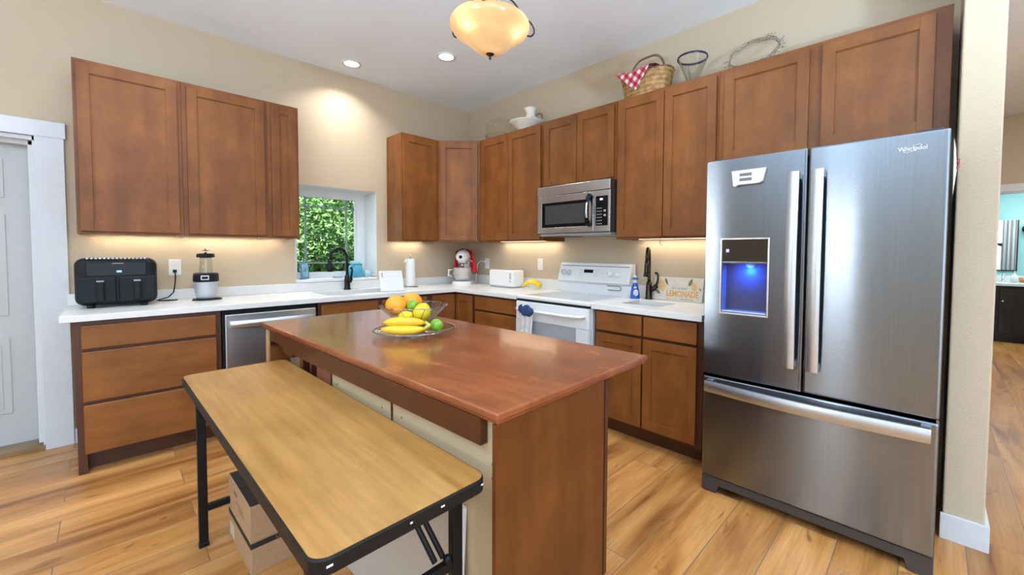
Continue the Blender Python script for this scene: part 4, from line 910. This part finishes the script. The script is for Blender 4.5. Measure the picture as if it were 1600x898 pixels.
for k, (an, dy, dz, tilt) in enumerate(((-22, -.034, .0, -14), (-8, -.010, .004, -4), (8, .016, .008, 6), (22, .040, .004, 16))):
    Mx = Matrix.Translation((-.085, 0, .019)) @ Matrix.Rotation(radians(an), 4, 'Z') @ Matrix.Translation((.085, dy*.4, dz)) @ Matrix.Rotation(radians(tilt), 4, 'X')
    m = MB(Mx); banana_mb(m, [(-.088*cos(q), 0.0, .052*sin(q)) for q in [pi*j/8 for j in range(9)]][::-1], .0185); m.build('banana', BANANA, t)
m = MB(); m.tube([(-.082, 0, .018), (-.098, 0, .032), (-.103, 0, .045)], [.016, .009, .007], 8); m.build('stem', GREENSTEM, t)
put(t, (-.17, -1.255, ZC), radians(-52))
# beside the prep sink
t = thing('dish_soap_bottle', 'blue dish soap bottle with a white cap', 'soap bottle')
m = MB(); m.lathe([(.0, 0), (.036, 0), (.038, .006), (.034, .05), (.024, .10), (.016, .118), (.015, .125), (.0, .125)], seg=24, F=Matrix.Diagonal((1, .72, 1, 1))); b = m.build('bottle_body', plain('blue_soap', (.006, .09, .50), .15, var=.15), t)
m = MB(); m.lathe([(.013, .124), (.013, .15), (.0, .15)], seg=18); m.box(-.011, .011, -.0145, -.013, .13, .145); m.build('bottle_neck', WHITE_PL, t)
m = MB(); m.lathe([(.020, .150), (.028, .155), (.018, .166), (.012, .168), (.0, .168)], seg=20); m.build('blue_collar', plain('soap_blue_collar', (.03, .16, .55), .3), t)
m = MB(); m.lathe([(.010, .167), (.011, .18), (.0, .182)], seg=16); m.build('cap', WHITE_PL, t)
m = MB(); m.ball((.004, -.0245, .048), (.02, .004, .026), seg=14, rings=8); m.ball((.0, -.0175, .088), (.012, .003, .01), seg=12, rings=6); m.build('bottle_label', plain('soap_label', (.55, .68, .80), .3, var=.5, vs=70), t)
put(t, (-.135, -2.362, ZC), radians(-55))
t = thing('lemonade_sign', 'wooden lemonade sign with painted lemons leaning on the wall', 'sign')
SW, SH = .385, .178
FS = Matrix(((1, 0, 0, 0), (0, 0, -1, 0), (0, 1, 0, 0), (0, 0, 0, 1)))     # x right, y up the face, z towards the room
m = MB(FS); m.box(0, SW, 0, SH, -.012, 0, .0015); b = m.build('sign_board', plain('cream_board', (.68, .64, .56), .6, var=.06, vs=40), t)
SO = plain('sign_orange', (.72, .37, .10), .6); SGR = plain('sign_grey', (.22, .22, .23), .6); SLF = plain('sign_leaf', (.16, .17, .10), .6, var=.3); SLM = plain('sign_lemon', (.72, .46, .20), .6, var=.2, vs=60); SPL = plain('sign_pale', (.70, .60, .42), .6)
text('LEMONADE', .064, FS @ Matrix.Translation((.232, .052, .0008)), SO, 'headline_lettering', t, ext=.0005, sx=.74, bold=.0016)
text('FRESH SQUEEZED', .016, FS @ Matrix.Translation((.205, .095, .0008)), SGR, 'upper_lettering', t, ext=.0004)
text('100% NATURAL', .016, FS @ Matrix.Translation((.27, .014, .0008)), SGR, 'lower_lettering', t, ext=.0004)
m = MB(FS); m.prism([(.112, .07), (.117, .068), (.119, .02), (.14, .012), (.14, .008), (.115, .016)], 0, .0012); m.build('letter_flourish', SO, t)
def flat_oval(m, cx, cy, a, b_, an, h=.0012, tip=.0):
    P = [(cx+a*cos(q)*(1+tip*max(0, cos(q))**6)*cos(an)-b_*sin(q)*sin(an), cy+a*cos(q)*(1+tip*max(0, cos(q))**6)*sin(an)+b_*sin(q)*cos(an)) for q in [2*pi*k/24 for k in range(24)]]
    m.prism(P, -.0002, h)
for a_ in ((.055, .128, .038, .028, -1.1, .001, .1), (.073, .10, .033, .024, -1.45, .0016, .15), (.315, .115, .033, .021, -1.2, .0012, .1)): m = MB(FS); flat_oval(m, *a_); m.build('painted_lemon', SLM, t)
for a_ in ((.338, .118, .033, .024, -1.0, .0008), (.045, .155, .02, .01, .2, .0014)): m = MB(FS); flat_oval(m, *a_); m.build('painted_blossom', SPL, t)
for a_ in ((.098, .145, .024, .010, -1.1, .0012, .3), (.288, .142, .026, .012, 1.2, .0014, .3), (.036, .06, .018, .011, -.7, .0012, .3), (.366, .095, .012, .005, -.9, .0012)): m = MB(FS); flat_oval(m, *a_); m.build('painted_leaf', SLF, t)
put(t, (-.062, -2.478, ZC+.002), -pi/2, radians(-11))
t = thing('ceiling_hook', 'tiny white hook hanging under the cabinet above the lemonade sign', 'hook', loc(FB, 2.60, .2, 1.35))
m = MB(FB); m.tube([(2.60, .2, 1.378+.02), (2.60, .2, 1.345), (2.606, .2, 1.332), (2.615, .2, 1.335), (2.616, .2, 1.345)], .0025, 6); m.build('hook_wire', WHITE_PL, t)

# ------------------------------------------------------------------ on top of the wall cabinets
t = thing('cake_dome', 'clear glass cake dome standing on the cabinet nearest the corner', 'cake dome')
m = MB(); m.lathe([(.0, .002), (.06, .002), (.065, .012), (.155, .022), (.165, .030), (.163, .034), (.155, .027), (.0, .018)], seg=40); m.build('glass_plate', GREENGLASS, t)
m = MB(); m.lathe([(.146, .032), (.150, .036), (.152, .10), (.145, .15), (.11, .185), (.05, .203), (.0, .206)], seg=40, cap=False); d_ = m.build('glass_cover', GREENGLASS, t)
m = MB(); m.lathe([(.149, .029), (.154, .032), (.149, .036)], seg=40, cap=False); m.build('cover_rim', plain('olive_rim', (.35, .33, .22), .15), d_)
m = MB(); m.lathe([(.008, .204), (.006, .214), (.016, .222), (.014, .232), (.0, .235)], seg=18); m.build('knob', GREENGLASS, d_)
put(t, (-.185, -.80, ZT))
t = thing('wash_basin', 'wide white china basin on top of the wall cabinets', 'basin')
m = MB(); m.lathe([(.0, .0), (.075, .0), (.078, .012), (.12, .035), (.16, .075), (.178, .082), (.18, .087), (.158, .083), (.116, .045), (.07, .018), (.0, .014)], seg=40); m.build('basin_body', WHITE_CER, t)
put(t, (-.19, -1.20, ZT))
t = thing('pitcher', 'tall necked cream pitcher standing in the white china basin', 'pitcher')
m = MB(); m.lathe([(.0, 0), (.045, 0), (.047, .01), (.072, .04), (.076, .075), (.055, .115), (.042, .14), (.043, .165), (.052, .195), (.058, .203), (.054, .202), (.040, .165), (.038, .14), (.0, .12)], seg=32, mod=lambda a, i: 1+(.18*max(0, cos(a-pi))**3 if 8 <= i <= 10 else 0)); m.build('pitcher_body', WHITE_CER, t)
m = MB(); m.tube([(.05, 0, .13), (.085, 0, .150), (.112, 0, .135), (.115, 0, .10), (.098, 0, .07), (.074, 0, .055)], [.007, .008, .009, .009, .008, .007], 10); m.build('handle', plain('brown_handle', (.16, .12, .09), .3, var=.2), t)
m = MB()
for a, z in ((-1.2, .09), (-1.0, .10), (-1.4, .075), (-.8, .085)): m.ball((.07*cos(a), .07*sin(a), z), (.012, .012, .005), seg=8, rings=6)
m.build('painted_sprig', plain('sprig_grey', (.2, .2, .18), .5), t)
put(t, (-.185, -1.235, ZT+.015), radians(-62))
# picnic basket
t = thing('picnic_basket', 'woven picnic basket with a bent wood handle on top of the cabinets', 'basket')
def weave():
    mt, tt, b = base('woven_splint', (.5, .3, .12), .6); v = coords(tt)
    br = nd(tt, 'ShaderNodeTexBrick', offset=.5); tt.links.new(coords(tt, (1, 1, 1), (0, 0, 0), 'UV'), br.inputs['Vector'])
    n = noise(tt, v, 28, 3); w_ = nd(tt, 'ShaderNodeTexWave', wave_type='BANDS', bands_direction='Z'); w_.inputs['Scale'].default_value = 10; w_.inputs['Distortion'].default_value = 1.; tt.links.new(v, w_.inputs[0])
    c = ramp(tt, n, [(.3, (.30, .15, .05)), (.7, (.60, .36, .14))])
    tt.links.new(mixc(tt, .5, c, ramp(tt, w_.outputs[1], [(.2, (.45, .38, .3)), (.6, (1, 1, 1))]), 'MULTIPLY'), b.inputs['Base Color'])
    bump(tt, b, w_.outputs[1], .5, .004); return mt
WEAVE = weave()
def bq(a): return (abs(cos(a))**2.6+abs(sin(a))**2.6)**(-1/2.6)
BL, BWD, BH = .205, .118, .165
def bsurf(inset):
    def f(u, v):
        a = 2*pi*u; k = (.80+.20*v)*bq(a); bump_ = .004*(1 if (int(u*44) + int(v*8)) % 2 else -1)
        sag = .018*cos(a)**2*v
        return ((BL-inset+bump_)*k*cos(a), (BWD-inset+bump_)*k*sin(a), .004+BH*v+sag)
    return f
m = MB(); m.grid(bsurf(0), 88, 8); m.grid(bsurf(.008), 88, 8); m.prism([(.8*(BL-.004)*bq(a)*cos(a), .8*(BWD-.004)*bq(a)*sin(a)) for a in [2*pi*k/44 for k in range(44)]], 0, .01); m.build('basket_body', WEAVE, t)
RIMW = wood('bent_rim_wood', (.15, .09, .05), (.26, .17, .10), .5, 'x')
m = MB(); m.tube([bsurf(.003)(k/60, 1.) for k in range(60)], .007, 8, closed=True); m.build('rim_band', RIMW, t)
m = MB(); m.tube([(BL*.80*math.copysign(abs(cos(q))**.6, cos(q)), 0, .02+.0+.30*max(0, sin(q))**.75) for q in [pi*k/24 for k in range(25)]], .0055, 8, flat=1.6); m.build('handle', RIMW, t)
m = MB(); m.grid(lambda u, v: ((BL-.01)*(2*u-1), (BWD-.01)*(2*v-1)*math.sqrt(max(0., 1-(2*u-1)**2*.8)), BH-.0+.018*(2*u-1)**2+.012*sin(pi*v)), 20, 10); m.build('lid', WEAVE, t)
put(t, (-.165, -2.455, ZT), radians(-95))
BASK = Matrix.Translation((-.165, -2.455, ZT)) @ Matrix.Rotation(radians(-95), 4, 'Z')
def gingham():
    mt, tt, b = base('red_gingham', (.7, .1, .1), .85)
    sx = nd(tt, 'ShaderNodeSeparateXYZ'); tt.links.new(coords(tt, (1, 1, 1), (0, 0, 0), 'UV'), sx.inputs[0])
    def stripe(o):
        f = nd(tt, 'ShaderNodeMath', operation='FRACT'); tt.links.new(o, f.inputs[0])
        g = nd(tt, 'ShaderNodeMath', operation='GREATER_THAN'); g.inputs[1].default_value = .5; tt.links.new(f.outputs[0], g.inputs[0]); return g.outputs[0]
    ad = nd(tt, 'ShaderNodeMath', operation='ADD'); tt.links.new(stripe(sx.outputs[0]), ad.inputs[0]); tt.links.new(stripe(sx.outputs[1]), ad.inputs[1])
    hv = nd(tt, 'ShaderNodeMath', operation='MULTIPLY'); hv.inputs[1].default_value = .5; tt.links.new(ad.outputs[0], hv.inputs[0])
    r = ramp(tt, hv.outputs[0], [(0., (.76, .72, .70)), (.34, (.58, .12, .15)), (.75, (.42, .008, .02))]); r.node.color_ramp.interpolation = 'CONSTANT'
    tt.links.new(r, b.inputs['Base Color']); return mt
t = thing('gingham_cloth', 'red and white gingham cloth folded over the picnic basket', 'cloth', tuple(BASK @ Vector((-.02, 0, BH))))
# triangle of cloth: its straight edge lies along the lid, its point hangs down the front
cp0 = bsurf(-.008)
NU = 26
vs, fs, uv = [], [], []
def cloth(p, q):       # p along the basket, q: 0 at the back of the lid, 1 at the rim, above 1 down the front
    x = p
    if q <= 1:
        y = .07-(.07+BWD)*q; return (x, y, BH+.036+.022*sin(pi*min(1, q))+.006*sin(30*x)+.018*(x/BL)**2)
    s_ = (q-1)*.15
    k = 1-.20*max(0, s_-.03)/BH
    return (x, -(BWD+.012)*k-.003, BH+.036+.018*(x/BL)**2-s_+.002*sin(25*x))
rows = 26
for j in range(rows+1):
    q = 1.95*j/rows
    half = .160 if q <= 1 else .160*(1-(q-1)/.96)
    xc = -.045+ .03*max(0, q-1)
    for i in range(NU+1):
        p = xc+half*(2*i/NU-1); vs.append(cloth(p, q)); uv.append((p, q*.19 if q <= 1 else .19+(q-1)*.15))
for j in range(rows):
    for i in range(NU): a = j*(NU+1)+i; fs.append((a, a+1, a+NU+2, a+NU+1))
nb = len(vs)
vs2 = vs+[(x, y+(.004 if y < -BWD else 0), z-.004) for x, y, z in vs]; fs2 = fs+[tuple(nb+i for i in reversed(f)) for f in fs]
m = MB(BASK); m._add(vs2, fs2, smooth=True); o = m.build('cloth_drape', gingham(), t)
ul = o.data.uv_layers.new(name='weave'); c45 = cos(pi/4)/.052
for l in o.data.loops:
    p, q = uv[l.vertex_index % nb]; ul.data[l.index].uv = ((p+q)*c45, (p-q)*c45)
t = thing('cone_vase', 'cone shaped clear glass with a dark blue rim on the cabinets', 'vase')
m = MB(); m.lathe([(.0, 0), (.028, 0), (.03, .004), (.094, .165), (.097, .172), (.092, .168), (.027, .010), (.0, .008)], seg=36); m.build('glass_cone', GLASS, t)
m = MB(); m.lathe([(.0975, .163), (.1005, .170), (.098, .178), (.092, .176), (.093, .166)], seg=40, cap=False); m.build('dark_rim', plain('dark_blue_rim', (.012, .015, .05), .15), t)
m = MB()
for a in (2.4, -.9, .7): m.tube([(.030*cos(a), .030*sin(a), .004), (.0965*cos(a), .0965*sin(a), .168)], .0028, 6)
m.build('side_ribs', plain('bronze_rib', (.25, .19, .13), .3, .5), t)
put(t, (-.235, -2.835, ZT))
t = thing('twig_wreath', 'bare twig wreath leaning on the wall above the refrigerator cabinets', 'wreath')
m = MB(); rw = random.Random(3)
for s_ in range(5):
    ph, am = rw.random()*6, .004+.004*rw.random()
    m.tube([((.146+am*sin(7*a+ph))*cos(a), (.146+am*sin(7*a+ph))*sin(a), am*1.6*cos(6*a+ph)) for a in [2*pi*k/60 for k in range(60)]], .0018, 6, closed=True)
for k in range(46):
    a = rw.random()*2*pi; d_ = rw.uniform(-.7, .7); l_ = rw.uniform(.018, .036); r0 = .148
    p0 = Vector((r0*cos(a), r0*sin(a), rw.uniform(-.005, .006))); p1 = p0+Vector((l_*cos(a+d_), l_*sin(a+d_), rw.uniform(-.012, .014)))
    m.tube([p0, (p0+p1)/2+Vector((0, 0, .003)), p1], [.0014, .0011, .0007], 5)
    m.ball(tuple(p1), .0032, seg=6, rings=4)
m.build('twig_ring', plain('grey_twig', (.27, .22, .18), .8, var=.5, vs=80), t)
# stand it up: local x runs along the wall, local y rises and leans back
R_ = Matrix(((0, .62, -.784, 0), (-1, 0, 0, 0), (0, .784, .62, 0), (0, 0, 0, 1)))
t.matrix_world = Matrix.Translation((-.122, -3.185, ZT+.132)) @ R_

# ------------------------------------------------------------------ fruit on the island
PC = Vector((-1.955, -2.165, IZ))
t = thing('glass_platter', 'round clear glass platter on the island top', 'plate')
m = MB(); m.lathe([(.0, .001), (.07, .001), (.075, .006), (.14, .012), (.188, .022), (.200, .026), (.203, .030), (.196, .030), (.185, .027), (.14, .017), (.07, .009), (.0, .008)], seg=56); m.build('platter_body', GLASS, t)
m = MB(); m.lathe([(.197, .0255), (.2045, .028), (.2035, .0325), (.196, .0325)], seg=56, cap=False); m.build('platter_rim', thin_glass('rim_glass', (.62, .66, .64), .05, 1.5, .25), t)
put(t, PC)
BCEN = PC+Vector((.012, .03, .009))
t = thing('glass_bowl', 'fluted clear glass bowl of citrus on the glass platter', 'bowl')
fl = lambda a, i: 1+.035*(abs(cos(9*a))**.7-.5)*(min(i, 5)/5)
m = MB(); m.lathe([(.0, .002), (.055, .002), (.06, .012), (.085, .045), (.120, .085), (.168, .130)], seg=108, cap=False, mod=fl); m.lathe([(.0, .008), (.052, .008), (.08, .048), (.116, .089), (.164, .132)], seg=108, cap=False, mod=lambda a, i: fl(a, min(5, i+1))); m.build('fluted_bowl', GLASS, t)
m = MB(); m.tube([(.166*(1+.035*(abs(cos(9*a))**.7-.5))*cos(a), .166*(1+.035*(abs(cos(9*a))**.7-.5))*sin(a), .131+.004*abs(cos(9*a))) for a in [2*pi*k/144 for k in range(144)]], .003, 6, closed=True)
for k in range(18):
    a = pi*k/9+pi/18; m.tube([(.058*cos(a), .058*sin(a), .01), (.083*cos(a), .083*sin(a), .045), (.118*cos(a), .118*sin(a), .086), (.163*cos(a), .163*sin(a), .130)], .0017, 5)
m.build('bowl_rim', thin_glass('bowl_rim_glass', (.66, .70, .68), .04, 1.5, .28), t)
put(t, BCEN, radians(8))
def rel(dx, dy, dz):     # dx to the right of the view, dy away from the viewer
    return Vector((BCEN.x+dx*sin(yaw)+dy*cos(yaw), BCEN.y-dx*cos(yaw)+dy*sin(yaw), IZ+dz))
def fruit(name, label, cat, p, r, mat, tip=0., rot=(0, 0, 0), group=None, long=1.):
    t = thing(name, label, cat, group=group)
    def f(c): return 1+tip*max(0, abs(c.z)-.72)*1.2
    m = MB(); m.ball((0, 0, 0), (r, r, r*long), seg=28, rings=18, f=f); m.build('fruit_body', mat, t)
    m = MB(); m.lathe([(.0, .004), (.004, .003), (.005, .0), (.004, -.002)], (0, 0, r*long*(1+tip*.33)-.001), 8); m.build('stem_button', GREENSTEM, t)
    t.location = p; t.rotation_euler = rot; return t
fruit('orange', 'front orange piled at the left of the glass bowl', 'orange', rel(-.092, .0, .142), .054, ORANGE, rot=(.3, -.2, 0), long=.95)
fruit('orange', 'orange behind the first one with the higher top', 'orange', rel(-.04, .095, .146), .054, ORANGE, rot=(-.4, .3, 0), long=.95)
fruit('lemon', 'large lemon at the right of the bowl resting above the banana stem', 'lemon', rel(.047, -.028, .106), .044, LEMON, .25, (.3, .25, .2), long=1.12)
fruit('lemon', 'small lemon low in the bowl right behind the bananas', 'lemon', rel(-.028, -.058, .086), .034, LEMON, .25, (1.2, .3, .9), long=1.12)
fruit('lime', 'small green lime on top between orange and large lemon', 'lime', rel(-.008, -.002, .142), .027, LIME, .15, (.8, .5, .2), long=1.05)
fruit('lime', 'green lime at the bottom of the bowl under the large lemon', 'lime', rel(.02, -.05, .046), .026, plain('dark_lime', (.09, .16, .02), .35, var=.4, vs=20), .15, (1.4, .2, .6), long=1.1)
fruit('lime', 'bright green lime lying on the platter beside the bowl', 'lime', rel(.128, -.058, .05), .032, LIME, .12, (1.2, .6, .2), long=1.02)
t = thing('banana_bunch', 'pair of yellow bananas joined at the stem on the platter', 'bananas')
for dy, dz, rr, sc in ((.010, .043, .0235, .93), (-.010, .0165, .0225, .97)):
    n = 13; L_ = .105*sc
    m = MB(Matrix.Translation((0, dy, dz))); q = [-1+2*k/(n-1) for k in range(n)]
    m.tube([(L_*x, -.022*(1-x*x)+.012, .010*(1-x*x)*(1 if dz > .03 else -.15)) for x in q], [rr*max(.3, (1-abs(x)**3.2*.72)) for x in q], 12); m.build('banana', BANANA, t)
    m = MB(Matrix.Translation((0, dy, dz))); m.tube([(-L_*.99, .012, .0), (-L_*1.045, .013, .0)], [.0065, .004], 8); m.build('blossom_tip', BANTIP, t)
m = MB(); m.tube([(.098, .022, .046), (.118, .014, .036), (.128, .006, .032)], [.009, .009, .007], 8); m.tube([(.098, .0, .016), (.116, .006, .028), (.128, .006, .032)], [.009, .009, .008], 8); m.build('stem', GREENSTEM, t)
pb = rel(-.012, -.140, .0275); put(t, pb, yaw-pi/2+radians(4))

# ------------------------------------------------------------------ outside the window
LEAF = plain('leaf_green', (.15, .30, .10), .4, var=.8, vs=9); LEAF2 = plain('dark_leaf_green', (.055, .13, .03), .5, var=.6, vs=5); BARK = plain('bark', (.09, .06, .04), .9, var=.4)
def shrub(name, label, c, r, n, mat, sd, ls=.055):
    rg = random.Random(sd); t = thing(name, label, 'shrub', (c[0], c[1], 0))
    vs, fs = [], []
    for i in range(n):
        d_ = Vector((rg.gauss(0, 1), rg.gauss(0, 1), rg.gauss(0, 1))).normalized(); k = rg.random()**.4*(1+.22*sin(5*d_.x+sd)*sin(6*d_.z+sd*2)+.1*sin(11*d_.y))
        p = Vector((c[0]+d_.x*r[0]*k, c[1]+d_.y*r[1]*k, c[2]+d_.z*r[2]*k))
        if p.z < .03: continue
        a = Vector((rg.gauss(0, 1), rg.gauss(0, 1), rg.gauss(0, .7))).normalized(); b = a.cross(Vector((rg.gauss(0, 1), rg.gauss(0, 1), 1))).normalized(); s_ = ls*rg.uniform(.6, 1.25); nn = a.cross(b)*s_*.15
        i0 = len(vs); vs += [p-a*s_, p-a*s_*.1+b*s_*.42+nn, p+a*s_, p-a*s_*.1-b*s_*.42+nn]; fs += [(i0, i0+1, i0+2), (i0, i0+2, i0+3)]
    m = MB(); m._add(vs, fs); m.build('foliage', mat, t, recalc=False)
    m = MB()
    for k in range(5):
        a = 2*pi*k/5; m.tube([(c[0]+.05*cos(a), c[1]+.05*sin(a), 0), (c[0]+r[0]*.25*cos(a), c[1]+r[1]*.25*sin(a), c[2]*.6), (c[0]+r[0]*.5*cos(a), c[1]+r[1]*.5*sin(a), c[2]+r[2]*.35)], [.03, .02, .008], 6)
    m.build('branches', BARK, t)
shrub('leafy_shrub', 'bright green leafy shrub nearest outside the window', (-.80, 2.15, 1.25), (.78, .55, 1.05), 7500, LEAF, 1, .042)
shrub('leafy_shrub', 'sunlit leafy shrub behind the faucet side of the window', (.90, 2.6, 1.1), (.72, .6, 1.05), 6500, LEAF, 2, .042)
shrub('leafy_shrub', 'leafy shrub at the hidden edge of the window', (-2.3, 2.4, 1.2), (.6, .5, 1.0), 3200, LEAF, 3, .055)
shrub('leafy_tree', 'dark leafy tree crown behind the shrubs outside', (-.3, 4.1, 2.0), (2.2, .8, 2.0), 9000, LEAF2, 4, .085)
m = MB(); m.box(-9, 9, .36, 14, -.35, -.02); struct(m.build('ground', plain('grass_green', (.10, .17, .04), .9, var=.4, vs=8), keep=True), 'green ground outside the window', 'ground')

# unseen uplights shaped as floor lamps, added to brighten the ceiling
for i, (x, y, lab) in enumerate(((-4.4, -3.3, 'added tall uplight floor lamp near the side wall'), (-2.0, -5.5, 'added tall uplight floor lamp behind the wall end'), (-4.4, -6.4, 'added tall uplight floor lamp behind the camera'))):
    t = thing('added_floor_lamp', lab, 'lamp', (x, y, 0), 'added uplight floor lamps')
    m = MB(); m.lathe([(.0, 0), (.14, 0), (.14, .015), (.02, .03), (.0, .03)], (x, y, 0), 28); m.build('base', BRONZE, t)
    m = MB(); m.cyl((x, y, .02), (x, y, 1.52), .012); m.build('pole', BRONZE, t)
    m = MB(); m.lathe([(.0, 1.50), (.05, 1.51), (.17, 1.60), (.165, 1.60), (.045, 1.52), (.0, 1.515)], (x, y, 0), 32); m.build('lamp_shade', BRONZE, t)
    lamp('ceiling_fill_light', 'AREA', (x, y, 1.59), UPFILL_W, (.56, .78, 1), .28, aim=(0, 0, 1))

# ------------------------------------------------------------------ bathroom beyond the hall
t = thing('bathroom_vanity', 'dark wood vanity with a white top in the far bathroom', 'vanity', (6.25, -4.95, 0))
DKW = wood('espresso_wood', (.014, .009, .008), (.035, .024, .02), .4, 'z')
m = MB(); m.box(5.98, 6.58, -5.7, -4.26, .08, .82, .004); m.box(6.05, 6.58, -5.65, -4.3, 0, .08); m.build('vanity_body', DKW, t)
m = MB()
for a, b in ((-4.30, -4.74), (-4.77, -5.21), (-5.24, -5.66)):
    m.box(5.955, 5.979, b, a, .13, .78, .003); m.box(5.948, 5.957, b+.06, a-.06, .2, .71, .003)
m.build('vanity_door', DKW, t)
m = MB(); m.box(5.94, 6.595, -5.72, -4.235, .821, .86, .004); m.box(6.575, 6.598, -5.72, -4.235, .86, .95, .002); m.build('vanity_top', plain('white_marble', (.72, .74, .74), .2, var=.08, vs=5), t)
m = MB(); m.ball((5.935, -4.80, .6), .014); m.ball((5.935, -4.72, .6), .014); m.build('knob', CHROME, t)
t = thing('bathroom_faucet', 'chrome faucet on the far bathroom vanity', 'faucet')
m = MB(); m.lathe([(.0, 0), (.025, 0), (.022, .01), (.012, .02), (.012, .11), (.0, .115)]); m.tube([(0, 0, .10), (-.05, 0, .125), (-.11, 0, .115), (-.115, 0, .09)], .010, 8); m.build('faucet_body', CHROME, t)
put(t, (6.42, -4.83, .861))
t = thing('soap_dispenser', 'white soap dispenser on the far bathroom vanity', 'soap dispenser')
m = MB(); m.lathe([(.0, 0), (.035, 0), (.036, .1), (.015, .12), (.012, .14), (.0, .14)]); m.tube([(0, 0, .14), (0, 0, .17), (-.04, 0, .17)], .006, 6); m.build('dispenser_body', WHITE_PL, t)
put(t, (6.25, -4.93, .861))
t = thing('orange_cup', 'small orange cup on the far bathroom vanity', 'cup')
m = MB(); m.lathe([(.0, 0), (.035, 0), (.042, .07), (.038, .07), (.03, .01), (.0, .01)]); m.build('cup_body', plain('orange_glaze', (.55, .20, .06), .4), t)
put(t, (6.40, -5.03, .861))
t = thing('bathroom_mirror', 'bathroom mirror above the vanity with a thin wood edge', 'mirror', (6.59, -4.5, 1.0))
m = MB(); m.box(6.585, 6.598, -4.97, -4.24, 1.04, 1.80); m.build('mirror_glass', plain('mirror_silver', (.85, .88, .88), .02, 1.), t)
m = MB(); m.box(6.58, 6.599, -4.97, -4.24, 1.02, 1.04, .002); m.box(6.58, 6.599, -4.985, -4.97, 1.02, 1.80, .002); m.build('mirror_edge', DKW, t)
t = thing('wall_sconce', 'dark wall sconce beside the bathroom mirror', 'lamp', (6.55, -4.92, 1.62))
m = MB(); m.lathe([(.0, 0), (.05, .0), (.055, .012), (.0, .014)], F=Matrix.Translation((6.598, -5.07, 1.66)) @ Matrix.Rotation(-pi/2, 4, 'Y')); m.tube([(6.59, -5.07, 1.66), (6.52, -5.07, 1.66), (6.5, -5.07, 1.70)], .012, 8); m.ball((6.5, -5.07, 1.68), (.05, .06, .03)); m.build('sconce_arm', BRONZE, t)
m = MB(); m.lathe([(.03, 0), (.06, .09), (.055, .09), (.025, .004)], (6.5, -5.07, 1.70), 24, cap=False); m.build('lamp_shade', emit('sconce_glow', (.9, 1, 1), 4.), t)
t = thing('shower_curtain', 'grey striped curtain seen in the bathroom mirror', 'curtain', (4.75, -5.5, .2))
def cmat():
    mt, tt, b = base('striped_curtain', (.5, .5, .5), .8); w_ = nd(tt, 'ShaderNodeTexWave', wave_type='BANDS', bands_direction='Y'); w_.inputs['Scale'].default_value = 6; tt.links.new(coords(tt), w_.inputs[0])
    tt.links.new(ramp(tt, w_.outputs[1], [(.35, (.28, .27, .28)), (.55, (.70, .70, .72))]), b.inputs['Base Color']); return mt
m = MB(); m.grid(lambda u, v: (4.72+.02*sin(u*60), -4.97-.6*u, .2+1.9*v), 90, 4); m.grid(lambda u, v: (4.715+.02*sin(u*60), -4.97-.6*u, .2+1.9*v), 90, 4); m.build('curtain_cloth', cmat(), t)
lamp('bathroom_light', 'AREA', (5.6, -5.1, 2.42), 38, (.95, 1, 1), .8, aim=(0, 0, -1))
lamp('hall_light', 'AREA', (2.2, -5.6, CEIL-.02), 45, (1, .95, .88), .5, aim=(0, 0, -1))

for kind_, grp in (('wall_cabinet', 'stained wood wall cabinets'), ('drawer_cabinet', 'base cabinets with drawers'), ('recessed_downlight', 'recessed ceiling downlights'), ('under_cabinet_light', 'warm strips under the wall cabinets'),
                   ('outlet_plate', 'white outlet plates'), ('orange', 'oranges in the glass bowl'), ('lemon', 'lemons in the glass bowl'), ('lime', 'limes on the platter'), ('cardboard_box', 'boxes stacked under the table'),
                   ('leafy_shrub', 'shrubs outside the window'), ('backsplash', 'low backsplash strips'), ('banana_bunch', 'bunches of bananas'), ('countertop', 'white quartz countertops'), ('kitchen_faucet', 'gooseneck faucets')):
    for o in S.objects:
        if o.parent is None and o.name.split('.')[0] == kind_: o['group'] = grp
